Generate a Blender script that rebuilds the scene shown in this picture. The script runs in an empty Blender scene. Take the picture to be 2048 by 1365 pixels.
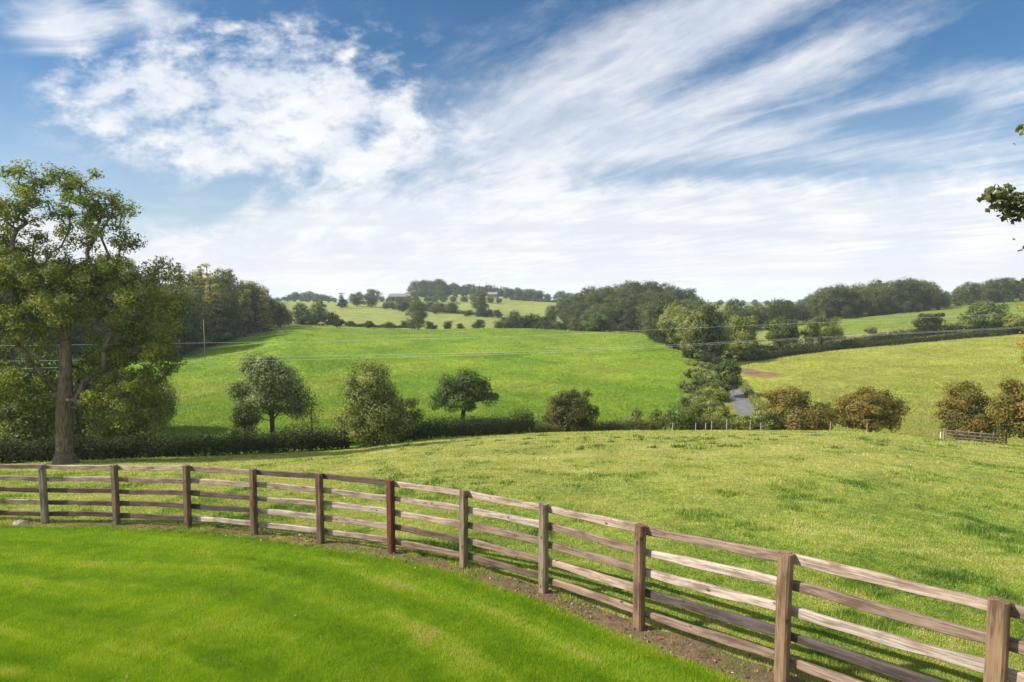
import bpy, math, random
import numpy as np
from mathutils import Vector, Matrix

R = math.radians
scene = bpy.context.scene
C = scene.collection

# ------------------------------------------------------------------ camera
F = 1200.0                       # focal length in pixels of the 2048 px wide photo
PITCH = math.atan((682.5 - 598.0) / F)
cam = bpy.data.cameras.new("camera")
cam.sensor_fit = 'HORIZONTAL'; cam.sensor_width = 36.0
cam.lens = 36.0 * F / 2048.0
cam.clip_start = 0.1; cam.clip_end = 20000
camo = bpy.data.objects.new("camera", cam); C.objects.link(camo)
camo.location = (0, 0, 0)
camo.rotation_euler = (R(90) - PITCH, 0, 0)
scene.camera = camo

# ------------------------------------------------------------------ light
SUN_AZ, SUN_EL = R(-97), R(38)   # azimuth from +Y, clockwise; the sun stands to the left
EXPO = 1.3
sun = bpy.data.lights.new("sun", 'SUN'); sun.energy = 3.9; sun.angle = R(0.5); sun.color = (1.0, 0.93, 0.82)
suno = bpy.data.objects.new("sun", sun); C.objects.link(suno)
sd = Vector((math.sin(SUN_AZ) * math.cos(SUN_EL), math.cos(SUN_AZ) * math.cos(SUN_EL), math.sin(SUN_EL)))
suno.rotation_euler = sd.to_track_quat('Z', 'Y').to_euler()
suno.location = sd * 60
vs = scene.view_settings
vs.view_transform = 'Standard'; vs.look = 'None'; vs.gamma = 1.0; vs.use_curve_mapping = False
vs.exposure = EXPO
scene.cycles.use_denoising = True
scene.cycles.max_bounces = 6; scene.cycles.diffuse_bounces = 3; scene.cycles.glossy_bounces = 2
scene.cycles.transmission_bounces = 3; scene.cycles.volume_bounces = 1; scene.cycles.transparent_max_bounces = 4
scene.cycles.sample_clamp_indirect = 4.0

# ---- small node language
class G:
    def __init__(self, nt): self.nt = nt
    def new(self, t, **kw):
        n = self.nt.nodes.new(t)
        for k, v in kw.items(): setattr(n, k, v)
        return n
    def put(self, sock, v):
        if isinstance(v, E): self.nt.links.new(v.s, sock)
        elif hasattr(v, 'is_linked'): self.nt.links.new(v, sock)
        else:
            if isinstance(v, (tuple, list)) and len(v) == 3 and sock.type == 'RGBA': v = (*v, 1)
            sock.default_value = v
    def m(self, op, *a, clamp=False):
        n = self.new('ShaderNodeMath', operation=op, use_clamp=clamp)
        for i, v in enumerate(a): self.put(n.inputs[i], v)
        return E(self, n.outputs[0])
    def xyz(self, x, y, z):
        n = self.new('ShaderNodeCombineXYZ')
        for i, v in enumerate((x, y, z)): self.put(n.inputs[i], v)
        return E(self, n.outputs[0])
    def sep(self, v):
        n = self.new('ShaderNodeSeparateXYZ'); self.put(n.inputs[0], v)
        return [E(self, o) for o in n.outputs]
    def noise(self, vec, scale=1.0, detail=4.0, rough=0.55, dist=0.0, color=False):
        n = self.new('ShaderNodeTexNoise'); n.noise_dimensions = '3D'
        self.put(n.inputs['Vector'], vec)
        for k, v in (('Scale', scale), ('Detail', detail), ('Roughness', rough), ('Distortion', dist)): n.inputs[k].default_value = v
        return E(self, n.outputs['Color' if color else 'Fac'])
    def smooth(self, v, a, b, c=0.0, d=1.0):
        n = self.new('ShaderNodeMapRange', interpolation_type='SMOOTHSTEP')
        for i, q in enumerate((v, a, b, c, d)): self.put(n.inputs[i], q)
        return E(self, n.outputs[0])
    def mix(self, f, a, b, mode='MIX'):
        n = self.new('ShaderNodeMix', data_type='RGBA', blend_type=mode, clamp_factor=True)
        self.put(n.inputs['Factor'], f)
        self.put([s for s in n.inputs if s.name == 'A' and s.type == 'RGBA'][0], a)
        self.put([s for s in n.inputs if s.name == 'B' and s.type == 'RGBA'][0], b)
        return E(self, [s for s in n.outputs if s.type == 'RGBA'][0])
    def ramp(self, f, stops):
        n = self.new('ShaderNodeValToRGB'); self.put(n.inputs[0], f)
        el = n.color_ramp.elements
        while len(el) < len(stops): el.new(0.5)
        for e, (p, c) in zip(el, stops): e.position = p; e.color = (*c, 1)
        return E(self, n.outputs[0])
class E:
    def __init__(self, g, s): self.g, self.s = g, s
    def __add__(a, b): return a.g.m('ADD', a, b)
    __radd__ = __add__
    def __sub__(a, b): return a.g.m('SUBTRACT', a, b)
    def __rsub__(a, b): return a.g.m('SUBTRACT', b, a)
    def __mul__(a, b): return a.g.m('MULTIPLY', a, b)
    __rmul__ = __mul__
    def __truediv__(a, b): return a.g.m('DIVIDE', a, b)

# ------------------------------------------------------------------ sky
world = bpy.data.worlds.new("World"); scene.world = world; world.use_nodes = True
wt = world.node_tree; wt.nodes.clear(); g = G(wt)
tc = g.new('ShaderNodeTexCoord')
dx, dy, dz = g.sep(tc.outputs['Generated'])
sky = g.new('ShaderNodeTexSky', sky_type='NISHITA')
sky.sun_disc = False; sky.sun_elevation = SUN_EL; sky.sun_rotation = SUN_AZ
sky.air_density = 1.0; sky.dust_density = 0.6; sky.ozone_density = 2.0
SKYS = 0.050
# directions on the dome: gx to the right, gz upwards (tangents of the bearing)
dyc = g.m('MAXIMUM', g.m('ABSOLUTE', dy), 0.12)
gx = dx / dyc; gz = dz / dyc
def blob(px, py, rx, ry, rot=0.0):
    cx, cz = (px - 1024) / F, (598 - py) / F
    a = gx - cx; b = gz - cz
    if rot:
        c_, s_ = math.cos(rot), math.sin(rot)
        a, b = a * c_ + b * s_, b * c_ - a * s_
    a = a / (rx / F); b = b / (ry / F)
    return g.m('EXPONENT', (a * a + b * b) * -1.0)
h = g.m('MAXIMUM', dz, 0.0) + 0.055
qx = dx / h; qy = dy / h
th = math.atan2(-0.87, 0.5)
sx = qx * math.cos(th) + qy * math.sin(th)          # along the cirrus bands
tx = qy * math.cos(th) - qx * math.sin(th)          # across them
warp = g.noise(g.xyz(qx * 0.7, qy * 0.7, 3.1), 1.0, 3.0) - 0.5
streak = g.noise(g.xyz(sx * 0.30 + warp * 0.35, tx * 1.25 + warp * 0.9, 0.7), 1.0, 9.0, 0.60)
fine = g.noise(g.xyz(sx * 1.1, tx * 4.6 + warp * 2.2, 5.2), 1.0, 9.0, 0.64, 0.3)
puff = g.noise(g.xyz(gx * 8.5 + warp * 0.7, gz * 15.0, 9.3), 1.0, 9.0, 0.60, 0.25)
puff2 = g.noise(g.xyz(gx * 20.0 + warp, gz * 33.0, 1.3), 1.0, 7.0, 0.60)
wisp = g.noise(g.xyz(gx * 4.2 + gz * 4.0, gz * 12.0 - gx * 2.0 + warp * 0.9, 4.4), 1.0, 8.0, 0.6, 0.5)
# where which kind of cloud lies
low = g.smooth(gz, 0.26, 0.09)
m_puff = g.m('MINIMUM', blob(500, 180, 300, 105, 0.08) + blob(680, 300, 340, 110, -0.10) + blob(330, 150, 140, 80, 0.2) * 0.6, 1.0)
m_band = g.m('MINIMUM', blob(1120, 210, 430, 95, 0.50) + blob(1500, 20, 330, 50, 0.42) * 0.9 + blob(1480, 190, 470, 48, 0.36) * 1.05 + blob(1130, 270, 170, 42, 0.05)
                  + blob(1990, 205, 150, 46, 0.36) + blob(1900, 150, 110, 30, 0.15) * 0.5 + blob(1480, 290, 220, 28, 0.08) * 0.8 + blob(1700, 225, 300, 30, 0.22) * 0.6 + blob(1800, 315, 330, 34, 0.05) * 0.8 + blob(900, 70, 160, 30, 0.1) * 0.35, 1.0)
m_left = g.m('MINIMUM', blob(150, 65, 120, 75, -0.25) + blob(330, 40, 90, 50, -0.5) * 0.5, 1.0)
m_clear = g.m('MINIMUM', blob(110, 300, 260, 120) + blob(330, 450, 200, 90) * 0.95 + blob(880, 40, 210, 50, 0.2) * 0.9 + blob(1990, 60, 170, 60, 0.3) * 0.9
                   + blob(1450, 150, 150, 26, 0.4) * 0.9 + blob(1840, 245, 210, 30, 0.14) * 0.9 + blob(1560, 345, 260, 22, 0.02) * 0.6, 1.0)
d_puff = g.smooth(puff * 0.50 + puff2 * 0.50 + m_puff * 0.20, 0.515, 0.745) * g.smooth(m_puff, 0.05, 0.4)
rip = g.noise(g.xyz(gx * 20.0 + gz * 16.0 + warp, gz * 52.0 - gx * 20.0, 2.2), 1.0, 6.0, 0.6)
d_band = g.smooth(streak * 0.40 + fine * 0.38 + rip * 0.22 + m_band * 0.32 - m_clear * 0.18, 0.48, 0.95)
d_wisp = g.smooth(wisp + m_left * 0.42 - 0.05, 0.52, 0.92) * g.smooth(m_left, 0.05, 0.6) * 0.92
low_t = streak * 0.34 + puff * 0.22 + fine * 0.16 + puff2 * 0.28
d_low = g.smooth(low_t + low * 0.62 - m_clear * 0.30 - blob(300, 420, 260, 60) * 0.2 + blob(1800, 350, 420, 60) * 0.16, 0.60, 0.92)
ones = lambda v: 1.0 - v
d_all = ones(ones(d_puff * 0.96) * ones(d_band * 0.82) * ones(d_wisp) * ones(d_low))
d_all = g.m('MINIMUM', d_all, 1.0)
veil = g.smooth(gz, 0.42, 0.10, 0.0, 0.45)
d_all = ones(ones(d_all) * ones(veil * 0.75))
hz = g.smooth(gz, 0.16, 0.015)
d_all = ones(ones(d_all) * ones(hz * 0.9))
CW = 0.398
shade = g.smooth(puff * 0.5 + fine * 0.5, 0.40, 0.62)
ccol = g.mix(shade, (0.80 * CW, 0.86 * CW, 0.96 * CW), (1.03 * CW, 1.03 * CW, 1.05 * CW))
lay = g.noise(g.xyz(gx * 2.2, gz * 42.0, 6.6), 1.0, 5.0, 0.6)
ccol = g.mix(g.smooth(lay, 0.45, 0.66) * g.smooth(gz, 0.30, 0.10) * 0.75, ccol, (0.80 * CW, 0.825 * CW, 0.90 * CW))
ccol = g.mix(hz * 0.35, ccol, (1.02 * CW, 1.02 * CW, 1.04 * CW))
skyc = g.mix(1.0, sky.outputs[0], (SKYS * .86, SKYS * .91, SKYS * .93), 'MULTIPLY')
hs = g.new('ShaderNodeHueSaturation'); hs.inputs['Saturation'].default_value = 1.22; g.put(hs.inputs['Color'], skyc); skyc = E(g, hs.outputs[0])
# unseen bright cloud added behind and above the camera as fill light
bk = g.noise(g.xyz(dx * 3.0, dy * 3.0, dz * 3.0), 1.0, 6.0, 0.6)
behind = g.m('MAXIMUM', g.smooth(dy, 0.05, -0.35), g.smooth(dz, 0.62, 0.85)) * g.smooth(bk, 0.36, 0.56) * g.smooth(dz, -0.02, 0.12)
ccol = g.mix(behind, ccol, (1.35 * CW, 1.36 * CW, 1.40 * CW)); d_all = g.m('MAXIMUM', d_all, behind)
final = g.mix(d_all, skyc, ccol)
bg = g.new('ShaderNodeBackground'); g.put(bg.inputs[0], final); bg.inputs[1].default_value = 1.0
wo = g.new('ShaderNodeOutputWorld'); wt.links.new(bg.outputs[0], wo.inputs[0])
world.cycles.sampling_method = 'MANUAL'; world.cycles.sample_map_resolution = 512

# ------------------------------------------------------------------ helpers
def tag(o, label, cat, group=None, kind=None):
    if label: o['label'] = label
    if cat: o['category'] = cat
    if group: o['group'] = group
    if kind: o['kind'] = kind
    return o
def empty(name, loc, label=None, cat=None, group=None, rz=0.0):
    o = bpy.data.objects.new(name, None); C.objects.link(o)
    o.location = loc; o.rotation_euler = (0, 0, rz); o.empty_display_size = 0.3
    return tag(o, label, cat, group)
def np_mesh(name, V, Fc, mat=None, tint=None, smooth=False, col=None):
    V = np.ascontiguousarray(V, dtype=np.float32); Fc = np.ascontiguousarray(Fc, dtype=np.int32)
    me = bpy.data.meshes.new(name); n, k = Fc.shape
    me.vertices.add(len(V)); me.vertices.foreach_set('co', V.ravel())
    me.loops.add(n * k); me.loops.foreach_set('vertex_index', Fc.ravel())
    me.polygons.add(n); me.polygons.foreach_set('loop_start', np.arange(0, n * k, k, dtype=np.int32))
    me.polygons.foreach_set('use_smooth', np.full(n, smooth))
    if tint is not None:
        a = me.attributes.new('tint', 'FLOAT', 'FACE'); a.data.foreach_set('value', np.asarray(tint, np.float32))
    if col is not None:
        a = me.attributes.new('zone', 'FLOAT_COLOR', 'POINT')
        c4 = np.ones((len(V), 4), np.float32); c4[:, :3] = col; a.data.foreach_set('color', c4.ravel())
    me.update(calc_edges=True)
    if mat: me.materials.append(mat)
    return me
def link(name, me, parent=None):
    o = bpy.data.objects.new(name, me); C.objects.link(o)
    if parent: o.parent = parent
    return o
class MB:                                   # collects quads of boxes / tubes into one mesh
    def __init__(s): s.v = []; s.f = []; s.n = 0
    def add(s, V, Fc):
        V = np.asarray(V, float); s.v.append(V); s.f += [tuple(i + s.n for i in f) for f in Fc]; s.n += len(V)
    def box(s, c, d, M=None):
        x, y, z = [q / 2 for q in d]
        V = np.array([(-x,-y,-z),(x,-y,-z),(x,y,-z),(-x,y,-z),(-x,-y,z),(x,-y,z),(x,y,z),(-x,y,z)]) + np.array(c)
        s.add(V, [(0,3,2,1),(4,5,6,7),(0,1,5,4),(1,2,6,5),(2,3,7,6),(3,0,4,7)])
    def tube(s, pts, rad, sides=6, cap=True):
        pts = [np.asarray(p, float) for p in pts]; n = len(pts); V = []; ref = None
        for i, p in enumerate(pts):
            t = pts[min(i+1, n-1)] - pts[max(i-1, 0)]; t = t / (np.linalg.norm(t) + 1e-9)
            if ref is None: ref = np.array((1.0, 0, 0)) if abs(t[0]) < 0.8 else np.array((0, 1.0, 0))
            a = np.cross(t, ref); a /= np.linalg.norm(a) + 1e-9; b = np.cross(t, a); ref = -np.cross(t, a) if False else ref
            r = rad[i] if hasattr(rad, '__len__') else rad
            for k in range(sides):
                q = 2 * math.pi * k / sides; V.append(p + (a * math.cos(q) + b * math.sin(q)) * r)
        Fc = [(i*sides+k, i*sides+(k+1) % sides, (i+1)*sides+(k+1) % sides, (i+1)*sides+k) for i in range(n-1) for k in range(sides)]
        if cap: Fc += [tuple(range(sides-1, -1, -1)), tuple((n-1)*sides+k for k in range(sides))]
        s.add(V, Fc)
    def mesh(s, name, mat, smooth=False):
        me = bpy.data.meshes.new(name); me.from_pydata(np.concatenate(s.v).tolist(), [], s.f)
        if smooth: me.polygons.foreach_set('use_smooth', [True] * len(me.polygons))
        me.materials.append(mat); me.update(); return me

# numpy value noise
_P = np.random.RandomState(7).rand(256, 256).astype(np.float64)
def vnoise(x, y):
    xi = np.floor(x).astype(int); yi = np.floor(y).astype(int); fx = x - xi; fy = y - yi
    fx = fx * fx * (3 - 2 * fx); fy = fy * fy * (3 - 2 * fy)
    a = _P[xi & 255, yi & 255]; b = _P[(xi + 1) & 255, yi & 255]; c = _P[xi & 255, (yi + 1) & 255]; d = _P[(xi + 1) & 255, (yi + 1) & 255]
    return (a * (1 - fx) + b * fx) * (1 - fy) + (c * (1 - fx) + d * fx) * fy
def fbm(x, y, o=4):
    s = 0; amp = 0.5; t = 0
    for i in range(o):
        s = s + amp * vnoise(x * 2 ** i + 17.3 * i, y * 2 ** i + 5.1 * i); t += amp; amp *= 0.5
    return s / t
def sstep(a, b, x):
    t = np.clip((x - a) / (b - a), 0, 1); return t * t * (3 - 2 * t)

# ------------------------------------------------------------------ lie of the land
cp, sp = math.cos(PITCH), math.sin(PITCH)
def ray(px, py):                             # bearing of a sight line, scaled to 1 m forwards
    cx = (px - 1024) / F; cy = (682.5 - py) / F
    d = np.array((cx, cp + sp * cy, -sp + cp * cy)); return d / d[1]
def at(px, py, Y): return ray(px, py) * Y
GAP = 1.05                                   # four rail spacings of the fence
POSTS = [(84, 929, 98), (228, 930, 99.5), (372, 931, 104), (505, 938, 109), (638, 947, 114), (781, 961, 121), (927, 980, 132),
         (1088, 1008, 149), (1281, 1050, 177), (1572, 1106, 218), (1998, 1200, 283)]
PH = 1.34
post_top = [at(px, py, F * GAP / p) for px, py, p in POSTS]
post_top = [post_top[0] + np.array((-3.4, 0.0, 0.05)), post_top[0] + np.array((-1.7, 0.06, 0.02))] + post_top
post_top += [post_top[-1] + np.array((0.93, -1.36, 0.17)), post_top[-1] + np.array((1.75, -2.76, 0.30))]
post_top = np.array(post_top)
LAY = [
 [(-1.9, 1.0, -3.75), (0, 1.0, -3.55), (1.0, 1.0, -3.38), (1.9, 1.0, -3.25)],
 [(p[0] / p[1], p[1], p[2] - PH) for p in post_top],
 [(-500, 938, 33), (0, 931, 36), (340, 919, 38), (570, 908, 40), (690, 900, 41), (830, 884, 43), (1000, 872, 46), (1100, 866, 48), (1300, 861, 50), (1500, 861, 50), (1650, 862, 50), (1800, 870, 48), (1900, 880, 47), (2048, 893, 45), (2600, 905, 43)],
 [(-500, 885, 58), (0, 882, 60), (340, 880, 62), (570, 872, 65), (830, 868, 66), (1100, 868, 68), (1300, 874, 68), (1500, 876, 66), (1650, 880, 64), (1800, 882, 61), (2048, 886, 58), (2600, 890, 56)],
 [(-500, 725, 130), (0, 724, 132), (340, 722, 140), (480, 680, 168), (535, 663, 186), (590, 651, 202), (650, 653, 209), (720, 656, 212), (850, 660, 205), (1000, 657, 200), (1180, 663, 195), (1290, 668, 180), (1400, 700, 150), (1450, 724, 136), (1520, 722, 132), (1600, 712, 136), (1800, 693, 140), (2048, 674, 142), (2600, 650, 142)],
 [(-500, 650, 185), (0, 648, 185), (340, 650, 190), (480, 652, 200), (570, 650, 240), (700, 661, 262), (850, 664, 260), (1000, 664, 255), (1180, 667, 240), (1290, 676, 215), (1400, 694, 180), (1450, 704, 160), (1520, 706, 155), (1600, 700, 158), (1800, 673, 165), (2048, 655, 168), (2600, 630, 168)],
 [(-500, 590, 255), (0, 590, 260), (340, 612, 265), (480, 630, 280), (570, 620, 420), (700, 613, 480), (850, 619, 470), (950, 629, 430), (1050, 640, 390), (1200, 624, 340), (1300, 630, 320), (1400, 645, 290), (1520, 652, 260), (1610, 646, 245), (1750, 632, 255), (1880, 620, 265), (2048, 604, 275), (2600, 580, 280)],
 [(-500, 565, 420), (0, 572, 420), (340, 596, 430), (480, 606, 600), (570, 603, 760), (700, 605, 800), (850, 594, 700), (950, 592, 700), (1050, 600, 700), (1150, 606, 720), (1300, 610, 700), (1500, 612, 650), (1610, 616, 420), (1750, 606, 400), (1900, 600, 380), (2048, 588, 380), (2600, 560, 380)],
 [(-1.9, 1300, -20), (0, 1300, -12), (1.9, 1300, -20)],
 [(-1.9, 2600, -14), (0, 2600, -14), (1.9, 2600, -14)],
]
def _conv(k, l):
    out = []
    for q in l:
        if k in (0, 1, 8, 9): out.append(q)
        else:
            r = ray(q[0], q[1]); out.append((r[0], q[2], r[2] * q[2]))
    a = np.array(sorted(out)); return a
LAYN = [_conv(k, l) for k, l in enumerate(LAY)]
def hermite(xk, yk, x):                      # smooth 1-D curve through knots, flat outside
    x = np.clip(x, xk[0], xk[-1]); d = np.diff(yk) / np.diff(xk); m = np.zeros(len(xk))
    for i in range(1, len(xk) - 1): m[i] = 0 if d[i-1] * d[i] <= 0 else 2 * d[i-1] * d[i] / (d[i-1] + d[i])
    m[0] = d[0]; m[-1] = d[-1]
    i = np.clip(np.searchsorted(xk, x) - 1, 0, len(xk) - 2); hh = xk[i+1] - xk[i]; t = (x - xk[i]) / hh
    return yk[i] * (2*t**3 - 3*t**2 + 1) + m[i] * hh * (t**3 - 2*t**2 + t) + yk[i+1] * (-2*t**3 + 3*t**2) + m[i+1] * hh * (t**3 - t**2)
def knots(u):
    u = np.asarray(u, float)
    return (np.array([hermite(a[:, 0], a[:, 1], u) for a in LAYN]), np.array([hermite(a[:, 0], a[:, 2], u) for a in LAYN]))
def bumps(x, y, Yk):
    far = sstep(Yk[1] + 0.5, Yk[1] + 9, y)
    b = (fbm(x * 0.55, y * 0.55, 3) - 0.5) * 0.05
    b = b + far * ((fbm(x * 0.16 + 9, y * 0.16, 3) - 0.5) * 0.20)
    b = b + sstep(Yk[3] - 4, Yk[3] + 30, y) * (fbm(x * 0.03 + 3, y * 0.03, 3) - 0.5) * 1.1
    return b
def ground(x, y):
    x = np.atleast_1d(np.asarray(x, float)); y = np.atleast_1d(np.asarray(y, float))
    Yk, Zk = knots(x / y); K = len(Yk)
    d = np.diff(Zk, axis=0) / np.diff(Yk, axis=0); m = np.zeros_like(Zk)
    with np.errstate(divide='ignore', invalid='ignore'):
        hm = 2 * d[:-1] * d[1:] / (d[:-1] + d[1:])
    m[1:-1] = np.where(d[:-1] * d[1:] > 0, hm, 0); m[0] = d[0]; m[-1] = d[-1]
    yy = np.clip(y, Yk[0], Yk[-1]); i = np.zeros(len(yy), int)
    for k in range(1, K - 1): i += (yy >= Yk[k])
    c = np.arange(len(yy)); hh = Yk[i+1, c] - Yk[i, c]; t = (yy - Yk[i, c]) / hh
    z = Zk[i, c] * (2*t**3 - 3*t**2 + 1) + m[i, c] * hh * (t**3 - 2*t**2 + t) + Zk[i+1, c] * (-2*t**3 + 3*t**2) + m[i+1, c] * hh * (t**3 - t**2)
    return z + bumps(x, y, Yk)
def gz1(x, y): return float(ground(x, y)[0])
def hit(px, py, y0=3.0, y1=1200.0):          # where a sight line first meets the ground beyond y0
    r = ray(px, py); Y = np.geomspace(y0, y1, 1500); d = r[2] * Y - ground(r[0] * Y, Y)
    k = np.argmax(d <= 0)
    if d[k] > 0: k = int(np.argmin(np.abs(d)))
    return np.array((r[0] * Y[k], Y[k], float(ground(r[0] * Y[k], Y[k])[0])))

# ------------------------------------------------------------------ materials
def mat_new(name):
    m = bpy.data.materials.new(name); m.use_nodes = True; m.node_tree.nodes.clear(); return m, G(m.node_tree)
def finish(m, g, shader):
    o = g.new('ShaderNodeOutputMaterial'); g.nt.links.new(shader, o.inputs[0]); return m
def principled(g, col, rough=0.8, spec=0.3, bump=None, bs=0.3, bd=0.02):
    b = g.new('ShaderNodeBsdfPrincipled'); g.put(b.inputs['Base Color'], col); g.put(b.inputs['Roughness'], rough)
    b.inputs['Specular IOR Level'].default_value = spec
    if bump is not None:
        n = g.new('ShaderNodeBump'); n.inputs['Strength'].default_value = bs; n.inputs['Distance'].default_value = bd
        g.put(n.inputs['Height'], bump); g.nt.links.new(n.outputs[0], b.inputs['Normal'])
    return b.outputs[0]
def leaf_mat(name, stops, trans=0.46, tcol=(1.15, 1.25, 0.55), vary=0.25, clump=0.0):
    m, g = mat_new(name)
    a = g.new('ShaderNodeAttribute', attribute_name='tint'); oi = g.new('ShaderNodeObjectInfo')
    f = E(g, a.outputs['Fac']) + (E(g, oi.outputs['Random']) - 0.5) * vary
    if clump:
        p = g.new('ShaderNodeTexCoord'); f = f + (g.noise(p.outputs['Object'], clump, 2.0) - 0.5) * 0.7
    col = g.ramp(f, stops)
    d = g.new('ShaderNodeBsdfDiffuse'); g.put(d.inputs[0], col)
    t = g.new('ShaderNodeBsdfTranslucent'); g.put(t.inputs[0], g.mix(1.0, col, tcol, 'MULTIPLY'))
    x = g.new('ShaderNodeMixShader'); x.inputs[0].default_value = trans
    g.nt.links.new(d.outputs[0], x.inputs[1]); g.nt.links.new(t.outputs[0], x.inputs[2])
    gl = g.new('ShaderNodeBsdfGlossy'); gl.inputs['Roughness'].default_value = 0.6; gl.inputs[0].default_value = (1, 1, 1, 1)
    y = g.new('ShaderNodeMixShader'); y.inputs[0].default_value = 0.012
    g.nt.links.new(x.outputs[0], y.inputs[1]); g.nt.links.new(gl.outputs[0], y.inputs[2])
    return finish(m, g, y.outputs[0])
def bark_mat(name, c1, c2):
    m, g = mat_new(name); tcn = g.new('ShaderNodeTexCoord'); x, y, z = g.sep(tcn.outputs['Object'])
    n = g.noise(g.xyz(x * 9, y * 9, z * 2.0), 1.0, 6.0, 0.65, 0.4); n2 = g.noise(tcn.outputs['Object'], 0.8, 3.0)
    col = g.mix(g.smooth(n, 0.3, 0.7), c1, c2); col = g.mix(g.smooth(n2, 0.45, 0.7) * 0.5, col, (0.09, 0.10, 0.05))
    return finish(m, g, principled(g, col, 0.9, 0.15, n, 0.7, 0.05))
BARK = bark_mat('bark_grey', (0.058, 0.047, 0.034), (0.190, 0.155, 0.115))
BARKD = bark_mat('bark_dark', (0.025, 0.02, 0.016), (0.085, 0.068, 0.05))
LM = {
 'ash':    leaf_mat('leaves_ash', [(0.0, (0.036, 0.063, 0.013)), (0.45, (0.113, 0.151, 0.030)), (0.8, (0.208, 0.221, 0.045)), (1.0, (0.253, 0.265, 0.050))]),
 'grey':   leaf_mat('leaves_grey', [(0.0, (0.091, 0.118, 0.052)), (0.5, (0.223, 0.257, 0.118)), (1.0, (0.418, 0.432, 0.196))]),
 'olive':  leaf_mat('leaves_olive', [(0.0, (0.059, 0.083, 0.025)), (0.5, (0.177, 0.203, 0.059)), (1.0, (0.336, 0.330, 0.099))]),
 'oak':    leaf_mat('leaves_oak', [(0.0, (0.039, 0.069, 0.017)), (0.5, (0.109, 0.152, 0.033)), (1.0, (0.234, 0.268, 0.058))]),
 'haw':    leaf_mat('leaves_hawthorn', [(0.0, (0.022, 0.036, 0.010)), (0.4, (0.062, 0.080, 0.020)), (0.78, (0.105, 0.108, 0.030)), (0.95, (0.15, 0.10, 0.033)), (1.0, (0.19, 0.12, 0.045))], clump=0.5),
 'rust':   leaf_mat('leaves_rust', [(0.0, (0.036, 0.055, 0.014)), (0.38, (0.132, 0.133, 0.022)), (0.58, (0.220, 0.171, 0.027)), (0.8, (0.248, 0.148, 0.034)), (1.0, (0.285, 0.205, 0.054))], clump=0.5),
 'gold':   leaf_mat('leaves_gold', [(0.0, (0.109, 0.093, 0.019)), (0.5, (0.341, 0.256, 0.031)), (1.0, (0.496, 0.341, 0.046))]),
 'lime':   leaf_mat('leaves_lime', [(0.0, (0.073, 0.100, 0.016)), (0.5, (0.184, 0.216, 0.032)), (1.0, (0.289, 0.283, 0.056))]),
 'wood':   leaf_mat('leaves_wood', [(0.0, (0.033, 0.051, 0.020)), (0.5, (0.088, 0.112, 0.038)), (1.0, (0.169, 0.169, 0.061))], vary=0.6),
 'con':    leaf_mat('needles', [(0.0, (0.061, 0.081, 0.034)), (0.45, (0.169, 0.189, 0.074)), (0.8, (0.329, 0.261, 0.100)), (1.0, (0.359, 0.303, 0.104))], trans=0.45, vary=0.45),
 'spruce': leaf_mat('needles_dark', [(0.0, (0.019, 0.041, 0.026)), (1.0, (0.084, 0.126, 0.065))], trans=0.15),
 'hedge':  leaf_mat('leaves_hedge', [(0.0, (0.014, 0.022, 0.006)), (0.5, (0.038, 0.050, 0.014)), (1.0, (0.100, 0.105, 0.034))], clump=0.5),
 'maple':  leaf_mat('leaves_maple', [(0.0, (0.028, 0.047, 0.010)), (0.6, (0.070, 0.088, 0.017)), (1.0, (0.139, 0.125, 0.037))], trans=0.35),
 'twig':   leaf_mat('leaves_twiggy', [(0.0, (0.074, 0.084, 0.028)), (1.0, (0.205, 0.186, 0.065))]),
}

# ---- grass sheets: zone colour per vertex, broken up by noise
def sheet_mat(name, s1, s2, dark=0.55, light=1.35, bd=0.06, yel=(0.26, 0.21, 0.06), yamt=0.35):
    m, g = mat_new(name); a = g.new('ShaderNodeAttribute', attribute_name='zone'); tcn = g.new('ShaderNodeTexCoord')
    P = tcn.outputs['Object']
    n1 = g.noise(P, s1, 5.0, 0.6, 0.3); n2 = g.noise(P, s2, 6.0, 0.65); n3 = g.noise(P, s1 * 0.23, 3.0)
    v = g.smooth(n1 * 0.45 + n2 * 0.55, 0.33, 0.66, dark, light)
    col = g.mix(1.0, a.outputs['Color'], g.xyz(v, v, v), 'MULTIPLY')
    col = g.mix(g.smooth(n3 * 0.5 + n1 * 0.5, 0.50, 0.72) * yamt, col, yel)
    return finish(m, g, principled(g, col, 0.95, 0.12, n2 * 0.7 + n1, 0.9, bd))
M_LAWN = sheet_mat('lawn_sward', 1.6, 22.0, 0.55, 1.2, 0.03, (0.16, 0.17, 0.02), 0.25)
M_PAST = sheet_mat('pasture_sward', 0.5, 5.0, 0.55, 1.25, 0.08, (0.22, 0.19, 0.055), 0.35)
M_HILL = sheet_mat('hill_sward', 0.13, 0.9, 0.55, 1.2, 0.40, (0.21, 0.21, 0.03), 0.35)

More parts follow.
